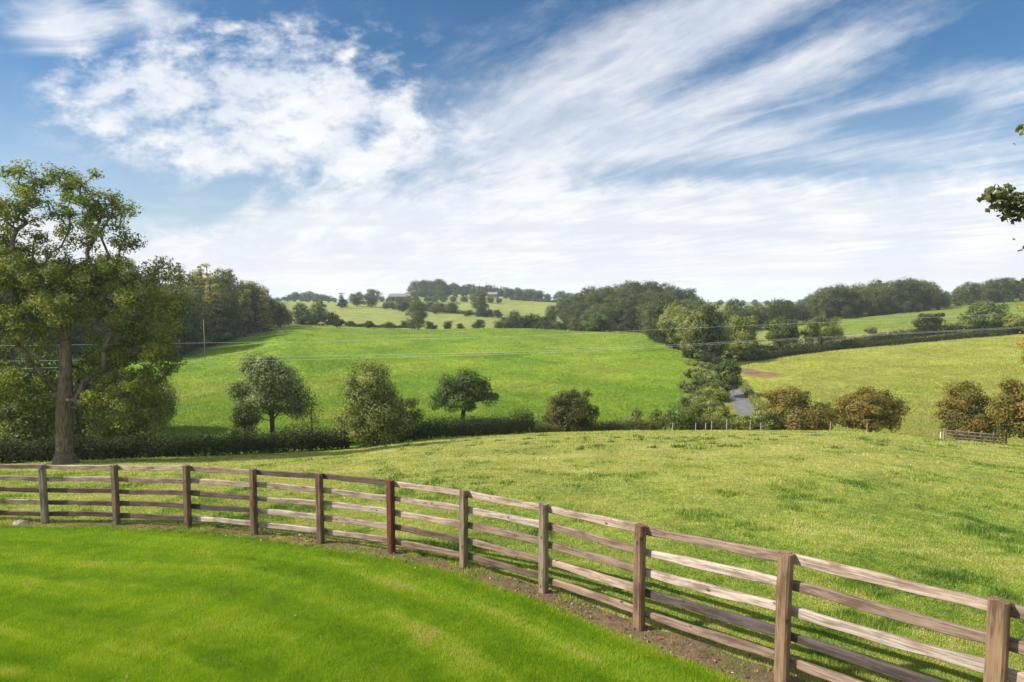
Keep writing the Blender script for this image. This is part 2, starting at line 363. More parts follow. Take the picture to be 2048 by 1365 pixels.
# ------------------------------------------------------------------ ground sheets
NC = 700
U = np.linspace(-1.75, 1.75, NC)
Yk, Zk = knots(U)
ROWS = [45, 150, 36, 130, 30, 60, 40, 20, 14]
rows = []; seg = []
for k, n in enumerate(ROWS):
    t = np.linspace(0, 1, n + 1)[(0 if k == 0 else 1):]
    for q in t:
        rows.append(Yk[k] ** (1 - q) * Yk[k+1] ** q if k > 6 else Yk[k] * (1 - q) + Yk[k+1] * q); seg.append(k)
rows = np.array(rows); seg = np.array(seg); NR = len(rows)
GX = rows * U[None, :]; GY = rows; GZ = ground(GX.ravel(), GY.ravel()).reshape(NR, NC)
LAWN_C = np.array((0.146, 0.258, 0.007)); PAST_C = np.array((0.270, 0.275, 0.065)); HILL_C = np.array((0.120, 0.205, 0.010))
RIGHT_C = np.array((0.215, 0.230, 0.040)); FAR_C = np.array((0.190, 0.215, 0.055)); TAN_C = np.array((0.30, 0.26, 0.12)); MUD_C = np.array((0.15, 0.085, 0.06)); WOOD_C = np.array((0.05, 0.05, 0.025))
MUD = hit(1500, 744, 70); MUD2 = hit(1530, 750, 70)
def zone(x, y):
    u = x / y; Yq, _ = knots(u); n = fbm(x * 0.05, y * 0.05, 3) - 0.5
    c = np.zeros((len(x), 3)); c[:] = PAST_C
    def mixin(w, col):
        c[:] = c * (1 - w[:, None]) + np.asarray(col) * w[:, None]
    near = sstep(26, 8, y + n * 8)           # lusher close to the fence
    mixin(near * 0.55, (0.150, 0.240, 0.020))
    mixin(sstep(-2, 4, y - Yq[2]), HILL_C)
    brow = sstep(-75, -30, y - Yq[4]) * sstep(6, -14, y - Yq[4]) * sstep(-0.42, -0.34, u)
    mixin(brow * (0.55 + 0.6 * n), (0.145, 0.195, 0.022))
    mottle = fbm(x * 0.09 + 7, y * 0.05, 4); mixin(sstep(-2, 4, y - Yq[2]) * sstep(.5, .68, mottle) * .5, (0.20, 0.235, 0.025)); mixin(sstep(-2, 4, y - Yq[2]) * sstep(.46, .32, mottle) * .5, (0.085, 0.165, 0.010))
    right = sstep(0.30, 0.33, u + 0.00 * y) * sstep(-2, 4, y - Yq[2])
    mixin(right, RIGHT_C)
    mixin(sstep(-6, 14, y - Yq[4]), FAR_C)
    mixin(sstep(-5, 10, y - Yq[5]) * sstep(0.42, 0.46, u) , (0.135, 0.18, 0.03))
    tan = sstep(0.44, 0.5, u) * sstep(0.75, 0.62, u) * sstep(4, 8, y - Yq[5]) * sstep(26, 20, y - Yq[5])
    mixin(tan * 0.85, TAN_C)
    for mm, rx, ry in ((MUD, 2.0, 7.0), (MUD2, 2.6, 4.0)):
        q = ((x - mm[0]) / rx) ** 2 + ((y - mm[1]) / ry) ** 2 + n * 1.2; mixin(sstep(1.4, 0.5, q) * 0.9, MUD_C)
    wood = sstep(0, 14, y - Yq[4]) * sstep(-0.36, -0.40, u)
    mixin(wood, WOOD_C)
    mixin(sstep(900, 2500, y), (0.075, 0.10, 0.06))
    c *= (0.86 + 0.28 * fbm(x * 0.013 + 40, y * 0.013, 3))[:, None]
    return c
ZC = zone(GX.ravel(), GY.ravel()).reshape(NR, NC, 3)
def sheet(name, r0, r1, mat, zc):
    n = r1 - r0 + 1; V = np.stack([GX[r0:r1+1], GY[r0:r1+1], GZ[r0:r1+1]], -1).reshape(-1, 3)
    i = np.arange(n - 1)[:, None] * NC + np.arange(NC - 1)[None, :]; i = i.ravel()
    o = link(name, np_mesh(name, V, np.stack([i, i + 1, i + NC + 1, i + NC], 1), mat, None, True, zc.reshape(-1, 3)))
    return tag(o, None, None, None, 'structure')
r1 = ROWS[0]; r2 = r1 + ROWS[1] + ROWS[2]
sheet('lawn', 0, r1, M_LAWN, np.broadcast_to(LAWN_C * 0.7, (r1 + 1, NC, 3)))
sheet('pasture', r1, r2, M_PAST, ZC[r1:r2+1] * 0.85)
sheet('hills', r2, NR - 1, M_HILL, ZC[r2:])

# fence line as a curve: signed distance of points on the lawn / field to it
FL = post_top[:, :2]
def fence_dist(x, y):                        # >0 on the field side
    best = np.full(len(x), 1e9); sgn = np.zeros(len(x)); along = np.zeros(len(x)); acc = 0
    for a, b in zip(FL[:-1], FL[1:]):
        d = b - a; L = np.linalg.norm(d); d = d / L
        t = np.clip((x - a[0]) * d[0] + (y - a[1]) * d[1], 0, L)
        ex = x - a[0] - d[0] * t; ey = y - a[1] - d[1] * t; q = np.hypot(ex, ey); s = np.where(-d[1] * ex + d[0] * ey > 0, 1.0, -1.0)
        up = q < best; best = np.where(up, q, best); sgn = np.where(up, s, sgn); along = np.where(up, acc + t, along); acc += L
    return best * sgn, along

# ---- soil strip under the fence
def soil_strip():
    pts = []; 
    for a, b in zip(FL[:-1], FL[1:]):
        for t in np.linspace(0, 1, 24)[:-1]: pts.append(a * (1 - t) + b * t)
    pts = np.array(pts); tn = np.gradient(pts, axis=0); tn /= np.linalg.norm(tn, axis=1)[:, None]; nr = np.stack([-tn[:, 1], tn[:, 0]], 1)
    s = np.cumsum(np.r_[0, np.linalg.norm(np.diff(pts, axis=0), axis=1)]); V = []; W = 9
    for i in range(len(pts)):
        k = np.clip((pts[i, 0] + 7) / 9, 0, 1)
        a = -0.08 - 0.19 * k + 0.10 * (fbm(np.array([s[i] * 1.3]), np.array([0.3]))[0] - 0.5); b = 0.14 + 0.10 * k + 0.25 * (fbm(np.array([s[i] * 1.6]), np.array([7.3]))[0] - 0.5)
        for j in range(W):
            p = pts[i] + nr[i] * (a + (b - a) * j / (W - 1)); V.append((p[0], p[1], 0))
    V = np.array(V); V[:, 2] = ground(V[:, 0], V[:, 1]) + 0.012 + 0.03 * (fbm(V[:, 0] * 4, V[:, 1] * 4, 3) - 0.3)
    e = np.arange(len(V)) % W; V[(e == 0) | (e == W - 1), 2] -= 0.03
    Fc = [(i*W+j, (i+1)*W+j, (i+1)*W+j+1, i*W+j+1) for i in range(len(pts)-1) for j in range(W-1)]
    m, g = mat_new('soil'); tcn = g.new('ShaderNodeTexCoord'); P = tcn.outputs['Object']
    n1 = g.noise(P, 7.0, 6.0, 0.7); n2 = g.noise(P, 45.0, 4.0, 0.7); n3 = g.noise(P, 2.0, 3.0)
    col = g.ramp(n1 * 0.5 + n2 * 0.5, [(0.3, (0.050, 0.034, 0.020)), (0.5, (0.135, 0.092, 0.055)), (0.68, (0.25, 0.18, 0.105)), (0.8, (0.38, 0.30, 0.18))])
    col = g.mix(g.smooth(n3, 0.5, 0.62) * 0.6, col, (0.09, 0.11, 0.025))
    me = np_mesh('soil_strip', V, np.array(Fc), finish(m, g, principled(g, col, 0.95, 0.1, n1 + n2, 1.0, 0.03)), None, True)
    tag(link('soil_strip', me), None, None, None, 'structure')
soil_strip()

# ------------------------------------------------------------------ grass blades
def blade_mat(name, stops, trans=0.4):
    m, g = mat_new(name); a = g.new('ShaderNodeAttribute', attribute_name='tint')
    col = g.ramp(E(g, a.outputs['Fac']), stops)
    d = g.new('ShaderNodeBsdfDiffuse'); g.put(d.inputs[0], col)
    t = g.new('ShaderNodeBsdfTranslucent'); g.put(t.inputs[0], g.mix(1.0, col, (1.15, 1.2, 0.6), 'MULTIPLY'))
    x = g.new('ShaderNodeMixShader'); x.inputs[0].default_value = trans
    g.nt.links.new(d.outputs[0], x.inputs[1]); g.nt.links.new(t.outputs[0], x.inputs[2])
    gl = g.new('ShaderNodeBsdfGlossy'); gl.inputs['Roughness'].default_value = 0.5
    y = g.new('ShaderNodeMixShader'); y.inputs[0].default_value = 0.03
    g.nt.links.new(x.outputs[0], y.inputs[1]); g.nt.links.new(gl.outputs[0], y.inputs[2])
    return finish(m, g, y.outputs[0])
def blades(name, x, y, z, L, w, lean, az, mat, tint):
    n = len(x); rr = np.random.RandomState(3); fa = rr.rand(n) * math.pi
    wx, wy = np.cos(fa) * w / 2, np.sin(fa) * w / 2
    tip = np.stack([x + np.cos(az) * np.sin(lean) * L, y + np.sin(az) * np.sin(lean) * L, z + np.cos(lean) * L], 1)
    V = np.empty((n, 3, 3)); V[:, 0] = np.stack([x - wx, y - wy, z - 0.004], 1); V[:, 1] = np.stack([x + wx, y + wy, z - 0.004], 1); V[:, 2] = tip
    me = np_mesh(name, V.reshape(-1, 3), np.arange(3 * n).reshape(n, 3), mat, tint)
    o = link(name, me); tag(o, None, None, None, 'stuff'); return o

rs = np.random.RandomState(11)
# lawn: density falls off with distance
N = 1500000
Y = 1 / rs.uniform(1 / 14.5, 1 / 4.2, N); u = rs.uniform(-0.95, 0.95, N); x = u * Y
keep = (rs.rand(N) < np.clip((Y / 5.0) ** 0.0, 0, 1)); fd, al = fence_dist(x, Y)
k = np.clip((x + 7) / 9, 0, 1); keep = (fd < -0.06 - 0.19 * k + 0.05 * rs.randn(N)) & (x / Y > -0.95)
x, y, fd = x[keep], Y[keep], fd[keep]; n = len(x); z = ground(x, y)
stripe = np.sin((fd + 0.35 * (fbm(x * 0.5, y * 0.5, 2) - 0.5)) * 2 * math.pi / 1.15)
_, al = fence_dist(x, y); patch = fbm(al * 0.45 + 3, fd * 1.7, 4); thin = fbm(al * 0.6 + 9, fd * 3.2 + 4, 3); blot = fbm(x * 0.5 + 3, y * 0.5, 3); fine_ = fbm(x * 4.5, y * 4.5, 3)
yp = hit(430, 1262, 4); yl = np.exp(-(((x - yp[0]) / 0.9) ** 2 + ((y - yp[1]) / 0.35) ** 2)) * 0.34
pa, pb = hit(760, 1200, 4), hit(960, 1345, 4); dd = pb[:2] - pa[:2]; tt = np.clip(((x - pa[0]) * dd[0] + (y - pa[1]) * dd[1]) / (dd @ dd), 0, 1)
worn = np.exp(-(np.hypot(x - pa[0] - dd[0] * tt, y - pa[1] - dd[1] * tt) / 0.22) ** 2) * (0.25 + 0.5 * fine_)
edge = sstep(-0.50, -0.28, fd) * np.clip((x + 2) / 4, 0, 1)
tint = np.clip(0.45 + 0.36 * (patch - 0.5) + 1.3 * np.maximum(0, thin - 0.54) + 0.16 * (blot - 0.5) + 0.5 * (fine_ - 0.5) + 0.10 * np.sign(stripe) * np.abs(stripe) ** .6 + 0.34 * (rs.rand(n) - 0.5) + yl * 0.8 + worn * 0.34 + edge * 0.8 * rs.rand(n), 0, 1)
lean = np.abs(0.35 + 0.22 * rs.randn(n)); az = np.where(stripe > 0, 0.3, math.pi - 0.3) + rs.randn(n) * 1.1
Lb = (0.024 + 0.016 * rs.rand(n)) * (0.8 + 0.8 * fine_) * (1 - 0.35 * worn); w = 0.0045 * np.clip(y / 6, 0.8, 2.4)
LAWN_M = blade_mat('lawn_blades', [(0.0, (0.065, 0.142, 0.003)), (0.4, (0.163, 0.288, 0.007)), (0.7, (0.258, 0.353, 0.014)), (0.92, (0.344, 0.396, 0.043)), (1.0, (0.396, 0.378, 0.103))])
blades('lawn_grass', x, y, z, Lb, w, lean, az, LAWN_M, tint)

# pasture: rough tufty sward
N = 1300000
Y = 1 / rs.uniform(1 / 52.0, 1 / 4.0, N) ** 1.0; u = rs.uniform(-0.95, 1.0, N); x = u * Y
Yq, _ = knots(u); fd, al = fence_dist(x, Y); k = np.clip((x + 7) / 9, 0, 1)
keep = (fd > 0.12 + 0.09 * k + 0.10 * rs.randn(N)) & (Y < Yq[2] + 6)
N2 = 60000; xs = []; 
x, y, fd = x[keep], Y[keep], fd[keep]
ss = rs.rand(N2) * (len(FL) - 1.001); si = ss.astype(int); sf = ss - si; sp_ = FL[si] * (1 - sf[:, None]) + FL[si + 1] * sf[:, None]
off = rs.uniform(-0.3, 0.35, N2); sel = fbm(sp_[:, 0] * 2.2, sp_[:, 1] * 2.2, 3) > (0.43 + 0.03 * np.clip(sp_[:, 0], -5, 3) / 3)
dn = np.stack([-(FL[si+1] - FL[si])[:, 1], (FL[si+1] - FL[si])[:, 0]], 1); dn /= np.linalg.norm(dn, axis=1)[:, None]
sp_ = sp_ + dn * off[:, None]; sp_ = sp_[sel]
x = np.r_[x, sp_[:, 0]]; y = np.r_[y, sp_[:, 1]]; fd = np.r_[fd, off[sel]]
n = len(x); z = ground(x, y)
big = fbm(x * 0.28 + 5, y * 0.28, 3); tuft = fbm(x * 1.25, y * 0.85, 4); fine_ = fbm(x * 4, y * 4, 2); dry = fbm(x * 0.5 + 31, y * 0.35 + 8, 4)
tall = sstep(0.58, 0.72, tuft)
nearf = sstep(30, 7, y)
tint = np.clip(0.60 + np.where(np.abs(fd) < 0.36, 0.25, 0.0) + 1.0 * (dry - 0.5) - 0.22 * tall - 0.18 * nearf + 0.75 * (fine_ - 0.5) + 0.46 * (rs.rand(n) - 0.5) + 0.3 * (big - 0.5), 0, 1)
Lb = (0.032 + 0.034 * rs.rand(n)) * (0.7 + 1.3 * tall) * np.clip(0.8 + y / 60, 0.8, 1.6); w = 0.006 * np.clip(y / 5, 1, 9)
lean = np.abs(0.7 + 0.35 * rs.randn(n)); az = rs.rand(n) * 2 * math.pi
PAST_M = blade_mat('pasture_blades', [(0.0, (0.051, 0.116, 0.007)), (0.3, (0.140, 0.228, 0.017)), (0.55, (0.256, 0.298, 0.047)), (0.8, (0.372, 0.358, 0.098)), (1.0, (0.465, 0.400, 0.186))], 0.35)
blades('pasture_grass', x, y, z, Lb, w, lean, az, PAST_M, tint)

# weeds and docks near the crest of the pasture, one loose scatter
xs, ys = [], []
for q in range(80):
    px = rs.uniform(700, 2040); c = hit(px, rs.uniform(872, 900) if q < 110 else rs.uniform(900, 1040), 6)
    m_ = rs.randint(20, 60); xs.append(c[0] + rs.randn(m_) * 0.16); ys.append(c[1] + rs.randn(m_) * 0.16)
x = np.concatenate(xs); y = np.concatenate(ys); n = len(x); z = ground(x, y)
WEED_M = blade_mat('weed_leaves', [(0.0, (0.05, 0.09, 0.02)), (0.7, (0.10, 0.15, 0.035)), (1.0, (0.13, 0.12, 0.05))], 0.3)
blades('pasture_weeds', x, y, z, 0.06 + 0.14 * rs.rand(n), 0.03 + 0.04 * rs.rand(n), np.abs(0.5 * rs.randn(n)), rs.rand(n) * 6.3, WEED_M, rs.rand(n))

# hillside sward, tussocks on the far fields
N = 420000
u = rs.uniform(-0.60, 0.98, N); Yq, _ = knots(u); Y = 1 / rs.uniform(1 / 330.0, 1 / 58.0, N); x = u * Y
keep = (Y > Yq[2] + 5) & ((u > -0.40) | (Y < Yq[4])); x, y = x[keep], Y[keep]; n = len(x); z = ground(x, y); zc = zone(x, y)
wob = (fbm(x * 0.12, y * 0.10, 4) - 0.5) * 1.1 + (fbm(x * 0.5, y * 0.35, 3) - 0.5) * 0.9
gyel = zc[:, 0] / zc[:, 1]
tint = np.clip(0.5 * (gyel - 0.40) / 0.5 + 0.20 + 0.62 * wob + 0.34 * (rs.rand(n) - 0.5), 0, 1)
HILL_M = blade_mat('hill_blades', [(0.0, (0.056, 0.120, 0.004)), (0.3, (0.116, 0.200, 0.009)), (0.6, (0.185, 0.215, 0.024)), (1.0, (0.284, 0.258, 0.069))], 0.35)
mud = np.minimum(((x - MUD[0]) / 2.4) ** 2 + ((y - MUD[1]) / 8) ** 2, ((x - MUD2[0]) / 5) ** 2 + ((y - MUD2[1]) / 6) ** 2) < 1.3
kk = ~mud
blades('hill_grass', x[kk], y[kk], z[kk], (0.16 + 0.14 * rs.rand(n))[kk], (0.05 * np.clip(y / 60, 1, 3.5))[kk], np.abs(0.7 + 0.3 * rs.randn(n))[kk], (rs.rand(n) * 6.28)[kk], HILL_M, tint[kk])

# litter of dry leaves and chips on the soil strip
N2 = 3000; ss = rs.rand(N2) * (len(FL) - 1.001); si = ss.astype(int); sf = ss - si
p = FL[si] * (1 - sf[:, None]) + FL[si + 1] * sf[:, None]; dn = np.stack([-(FL[si+1] - FL[si])[:, 1], (FL[si+1] - FL[si])[:, 0]], 1); dn /= np.linalg.norm(dn, axis=1)[:, None]
p = p + dn * rs.uniform(-0.32, 0.35, N2)[:, None]; a = rs.rand(N2) * 6.28; l = 0.006 + 0.020 * rs.rand(N2) ** 2; b = l * (0.3 + 0.5 * rs.rand(N2)); lw_ = rs.rand(N2) < 0.05; p[lw_] += dn[lw_] * -rs.uniform(0.4, 6.0, lw_.sum())[:, None] ** 1.0; zz = ground(p[:, 0], p[:, 1]) + np.where(lw_, 0.05, 0.035)
V = np.empty((N2, 4, 3)); ca, sa = np.cos(a), np.sin(a)
for i, (q, r_) in enumerate(((-1, 0), (0, -1), (1, 0), (0, 1))):
    V[:, i, 0] = p[:, 0] + ca * l * q - sa * b * r_; V[:, i, 1] = p[:, 1] + sa * l * q + ca * b * r_; V[:, i, 2] = zz + 0.012 * rs.randn(N2)
LIT_M = leaf_mat('litter', [(0.0, (0.05, 0.032, 0.018)), (0.6, (0.18, 0.12, 0.07)), (0.93, (0.30, 0.23, 0.15)), (1.0, (0.48, 0.42, 0.33))], 0.1)
tag(link('leaf_litter', np_mesh('leaf_litter', V.reshape(-1, 3), np.arange(4 * N2).reshape(-1, 4), LIT_M, rs.rand(N2))), None, None, None, 'stuff')

# ------------------------------------------------------------------ the post and rail fence
m, g = mat_new('weathered_timber'); tcn = g.new('ShaderNodeTexCoord'); oi = g.new('ShaderNodeObjectInfo')
ox, oy, oz = g.sep(tcn.outputs['Object']); rnd = E(g, oi.outputs['Random'])
grain = g.noise(g.xyz(ox * 2.2 + rnd * 37.0, oy * 42.0, oz * 42.0 + rnd * 11.0), 1.0, 6.0, 0.65, 0.6)
blot = g.noise(g.xyz(ox * 2.6 + rnd * 71.0, oy * 9.0, oz * 9.0), 1.0, 4.0, 0.6)
vor = g.new('ShaderNodeTexVoronoi'); vor.inputs['Scale'].default_value = 1.0; vor.inputs['Randomness'].default_value = 1.0
g.put(vor.inputs['Vector'], g.xyz(ox * 4.2 + rnd * 53.0, oy * 3.0, oz * 7.0 + rnd * 23.0))
knot = g.smooth(E(g, vor.outputs['Distance']), 0.17, 0.06)
v = g.smooth(grain, 0.32, 0.68, 0.45, 1.35)
col = g.mix(1.0, E(g, oi.outputs['Color']), g.xyz(v, v, v), 'MULTIPLY')
col = g.mix(g.smooth(blot, 0.48, 0.68) * 0.55, col, g.mix(1.0, E(g, oi.outputs['Color']), (1.45, 1.45, 1.5), 'MULTIPLY'))
col = g.mix(g.smooth(blot, 0.48, 0.34) * 0.75, col, g.mix(1.0, E(g, oi.outputs['Color']), (0.50, 0.40, 0.36), 'MULTIPLY'))
col = g.mix(knot * 0.85, col, (0.035, 0.018, 0.012))
M_TIMBER = finish(m, g, principled(g, col, 0.82, 0.25, grain - knot * 0.4, 0.6, 0.008))
def plank(name, L, hh, tt, seed, parent, M, colr, wane=0.004):
    """a sawn board along local X with slightly waney, rounded edges"""
    q = random.Random(seed); n = max(10, int(L / 0.09)); V = []
    b = min(hh, tt) * 0.16
    prof = [(-tt/2, -hh/2+b), (-tt/2+b, -hh/2), (tt/2-b, -hh/2), (tt/2, -hh/2+b), (tt/2, hh/2-b), (tt/2-b, hh/2), (-tt/2+b, hh/2), (-tt/2, hh/2-b)]
    ph = [q.random() * 6.28 for _ in range(6)]
    for i in range(n + 1):
        x = -L/2 + L * i / n; s = x * 3.1
        o1 = wane * (math.sin(s + ph[0]) + 0.6 * math.sin(2.7 * s + ph[1])); o2 = wane * (math.sin(1.3 * s + ph[2]) + 0.6 * math.sin(3.1 * s + ph[3])); bow = 0.006 * math.sin(math.pi * i / n + ph[4])
        for (yy, zz) in prof: V.append((x, yy + q.uniform(-.0012, .0012), zz + (o1 if zz > 0 else o2) + bow))
    K = 8; Fc = [(i*K+j, (i+1)*K+j, (i+1)*K+(j+1) % K, i*K+(j+1) % K) for i in range(n) for j in range(K)]
    Fc += [tuple(range(K)), tuple(n*K + j for j in range(K-1, -1, -1))]
    me = bpy.data.meshes.new(name); me.from_pydata(V, [], Fc); me.materials.append(M_TIMBER); me.update()
    o = link(name, me, parent); o.matrix_local = M; o.color = (*colr, 1); return o
fb = empty('timber_fence', (0, 0, 0), 'curved brown post and rail timber fence with five rails between lawn and pasture', 'fence')
PC = [(.20,.13,.09), (.22,.16,.11), (.24,.215,.15), (.18,.125,.09), (.17,.10,.07), (.18,.115,.08), (.20,.125,.09), (.15,.058,.03), (.22,.175,.115), (.23,.185,.125), (.20,.125,.08), (.23,.15,.09), (.21,.132,.078), (.2,.13,.09), (.2,.13,.09)]
LT, MD, DK, VD, WH = (.270,.205,.160), (.180,.126,.095), (.090,.060,.046), (.064,.050,.046), (.300,.245,.205)
RC = [[MD,MD,DK,MD,DK],[MD,LT,DK,LT,DK],[LT,LT,DK,DK,DK],[LT,MD,DK,DK,DK],[MD,LT,DK,VD,WH],[DK,LT,LT,WH,WH],[DK,LT,WH,LT,LT],[LT,LT,LT,DK,MD],
      [LT,WH,MD,MD,DK],[LT,MD,MD,LT,MD],[MD,WH,WH,VD,MD],[LT,MD,WH,VD,MD],[MD,MD,LT,VD,VD],[MD,MD,LT,DK,MD]]
PW = 0.125
npst = len(post_top)
tans = []
for i in range(npst):
    a = post_top[max(i-1, 0)]; b = post_top[min(i+1, npst-1)]; d = (b - a)[:2]; tans.append(math.atan2(d[1], d[0]))
for i, p in enumerate(post_top):
    gb = gz1(p[0], p[1]) - 0.15; L = p[2] - gb
    M = Matrix.Translation((p[0], p[1], (p[2] + gb) / 2)) @ Matrix.Rotation(tans[i] + random.Random(i).uniform(-.03, .03), 4, 'Z') @ Matrix.Rotation(R(90), 4, 'Y')
    M = M @ Matrix.Rotation(random.Random(i + 40).uniform(-.008, .008), 4, 'Y')
    plank('post', L, PW, PW * 0.9, 100 + i, fb, M, tuple(v * .72 for v in PC[i]), 0.002)
for i in range(npst - 1):
    a, b = post_top[i], post_top[i+1]; d = b - a; az = math.atan2(d[1], d[0]); L = math.hypot(d[0], d[1]); el = math.atan2(d[2], L)
    nx, ny = -math.sin(az), math.cos(az)             # towards the field
    for r in range(5):
        off = PW * 0.45 + 0.026
        zc = (a[2] + b[2]) / 2 - 0.085 - r * GAP / 4 + random.Random(i * 9 + r).uniform(-.008, .008)
        M = Matrix.Translation(((a[0]+b[0])/2 + nx * off, (a[1]+b[1])/2 + ny * off, zc)) @ Matrix.Rotation(az, 4, 'Z') @ Matrix.Rotation(-el + random.Random(i * 7 + r).uniform(-.004, .004), 4, 'Y')
        q = random.Random(i * 31 + r); c = RC[i][r]; kf = q.uniform(.88, 1.12)
        plank('rail', L / math.cos(el) - 0.006, 0.098 + q.uniform(-.006, .006), 0.046, 500 + i * 10 + r, fb, M, tuple(v * kf for v in c), 0.0055)

# ------------------------------------------------------------------ trees
def frusta(segs, sides):
    V = []; Fc = []; n = 0; ang = np.arange(sides) * 2 * math.pi / sides; ca, sa = np.cos(ang)[:, None], np.sin(ang)[:, None]
    for p0, p1, r0, r1 in segs:
        t = p1 - p0; L = np.linalg.norm(t) + 1e-9; t = t / L
        ref = np.array((1.0, 0.0, 0.0)) if abs(t[0]) < 0.7 else np.array((0.0, 1.0, 0.0))
        a = np.cross(t, ref); a /= np.linalg.norm(a); b = np.cross(t, a)
        V.append(p0 + (ca * a + sa * b) * r0); V.append(p1 + t * r1 * 0.3 + (ca * a + sa * b) * r1)
        i = np.arange(sides); j = (i + 1) % sides
        Fc.append(np.stack([n + i, n + j, n + sides + j, n + sides + i], 1)); n += 2 * sides
    return np.concatenate(V), np.concatenate(Fc)
def leaves_at(rng, P, Nrm, ll, lw, droop=0.25, rand=0.75):
    n = len(P); nn = Nrm + rand * rng.randn(n, 3); nn[:, 2] += 0.25; nn /= np.linalg.norm(nn, axis=1)[:, None] + 1e-9
    t = rng.randn(n, 3); t[:, 2] -= droop; t -= nn * (t * nn).sum(1)[:, None]; t /= np.linalg.norm(t, axis=1)[:, None] + 1e-9
    b = np.cross(nn, t); s = (0.65 + 0.7 * rng.rand(n))[:, None]
    V = np.empty((n, 4, 3)); V[:, 0] = P - t * ll * 0.5 * s; V[:, 1] = P + b * lw * 0.5 * s + nn * lw * 0.12; V[:, 2] = P + t * ll * 0.5 * s; V[:, 3] = P - b * lw * 0.5 * s + nn * lw * 0.12
    return V.reshape(-1, 3), np.arange(4 * n).reshape(n, 4)
def gen_tree(seed, blobs, nclump, cr, nleaf, ll, lw, trunk, tr, sides=6, flare=1.5, shell=0.42, minr=0.012, rand=0.55, irr=0.0, bias=0.35, gap=0.0, zsq=0.75):
    """blobs: (cx,cy,cz,rx,ry,rz,weight) volumes the crown fills; trunk: polyline of the stem"""
    rng = np.random.RandomState(seed); B = np.array([(*b[:6], b[6] if len(b) > 6 else 1.0) for b in blobs], float)
    if irr:
        lo = (B[:, :3] - B[:, 3:6]).min(0); hi = (B[:, :3] + B[:, 3:6]).max(0); span = hi - lo
        B[:, :3] += rng.uniform(-.06, .06, (len(B), 3)) * span * irr; B[:, 3:6] *= rng.uniform(.82, 1.10, (len(B), 3)); ex = []
        for _ in range(5):
            a_ = rng.rand() * 6.28; rr_ = rng.uniform(.28, .36 + .08 * irr); ex.append((lo[0] + span[0] * (.5 + rr_ * math.cos(a_)), lo[1] + span[1] * (.5 + rr_ * math.sin(a_)), lo[2] + span[2] * rng.uniform(.3, .85), span[0] * rng.uniform(.08, .15), span[1] * rng.uniform(.08, .15), span[2] * rng.uniform(.06, .11), 2.0))
        B = np.concatenate([B, np.array(ex)])
    wv = B[:, 3] * B[:, 4] * B[:, 5] * B[:, 6]; wv /= wv.sum(); pts = []; nb = []; tries = 0
    md = 0.85 * cr
    while len(pts) < nclump and tries < nclump * 30:
        tries += 1; k = rng.choice(len(B), p=wv); d = rng.randn(3); d /= np.linalg.norm(d); r = rng.rand() ** shell
        e = B[k, 3:6]; rr = max(0.3, 1 - cr / e.mean() * 0.45); p = B[k, :3] + d * e * r * rr
        if p[2] < 0.12: continue
        if pts and np.min(np.sum((np.array(pts) - p) ** 2, 1)) < md * md: continue
        pts.append(p); nb.append(d)
    pts = np.array(pts); nb = np.array(nb)
    # skeleton: every clump joins the nearest node, path length counted in
    T = [np.array(t, float) for t in trunk]; nodes = []; par = []; plen = []
    for i, t in enumerate(T):
        nodes.append(t); par.append(i - 1); plen.append(0.0 if i == 0 else plen[-1] + np.linalg.norm(T[i] - T[i-1]))
    n0 = len(T); start = max(1, int(n0 * 0.4)); leafnode = []
    order = np.argsort(np.min(np.linalg.norm(pts[:, None] - np.array(T)[None], axis=2), axis=1))
    for i in order:
        A = np.array(nodes); pl = np.array(plen); dv = pts[i] - A; dist = np.linalg.norm(dv, axis=1)
        cost = dist + bias * pl + 0.9 * np.maximum(0, A[:, 2] - pts[i][2]); cost[:start] = 1e9
        j = int(np.argmin(cost)); a = A[j]; D = dist[j]; last = j; ns = int(np.clip(D / (cr * 0.8), 1, 5))
        for s in range(1, ns + 1):
            f = s / ns; q = a + (pts[i] - a) * f
            if s < ns: q = q + rng.randn(3) * D * 0.05 + np.array((0, 0, D * 0.10 * math.sin(math.pi * f)))
            nodes.append(q); par.append(last); plen.append(plen[last] + D / ns); last = len(nodes) - 1
        leafnode.append(last)
    nodes = np.array(nodes); par = np.array(par); nn = len(nodes); acc = np.zeros(nn); rad = np.zeros(nn); E_ = 2.25
    for i in range(nn - 1, -1, -1):
        if acc[i] == 0: acc[i] = minr ** E_
        rad[i] = acc[i] ** (1 / E_)
        if par[i] >= 0: acc[par[i]] += acc[i]
    sc = tr / rad[1]; rad = np.maximum(rad * sc, minr) if sc < 1 else minr + (rad - minr) * (tr - minr) / max(1e-6, rad[1] - minr)
    rad = np.maximum(rad, minr)
    rad[n0:] = np.minimum(rad[n0:], tr * .30)
    for i in range(n0): rad[i] = max(rad[i], tr * (1 - 0.55 * i / max(1, n0 - 1)) * 0.98)
    rad[0] = tr * flare
    segs = [(nodes[par[i]], nodes[i], rad[par[i]] if par[i] < n0 and i < n0 else min(rad[par[i]], rad[i] * 1.35), rad[i]) for i in range(1, nn)]
    tv, tf = frusta(segs, sides)
    # leaves
    per = nleaf // len(pts); k = np.repeat(np.arange(len(pts)), per); d = rng.randn(len(k), 3); d /= np.linalg.norm(d, axis=1)[:, None]
    sz = (0.7 + 0.6 * rng.rand(len(pts)))[k]
    P = pts[k] + d * (cr * sz * rng.rand(len(k)) ** 0.45)[:, None] * np.array((1, 1, zsq))
    C0 = np.average(B[:, :3], axis=0, weights=wv); out = pts[k] - C0; out /= np.linalg.norm(out, axis=1)[:, None] + 1e-6
    keep = P[:, 2] > 0.05; lv, lf = leaves_at(rng, P[keep], (d * 1.1 + out * 0.55)[keep], ll, lw, rand=rand)
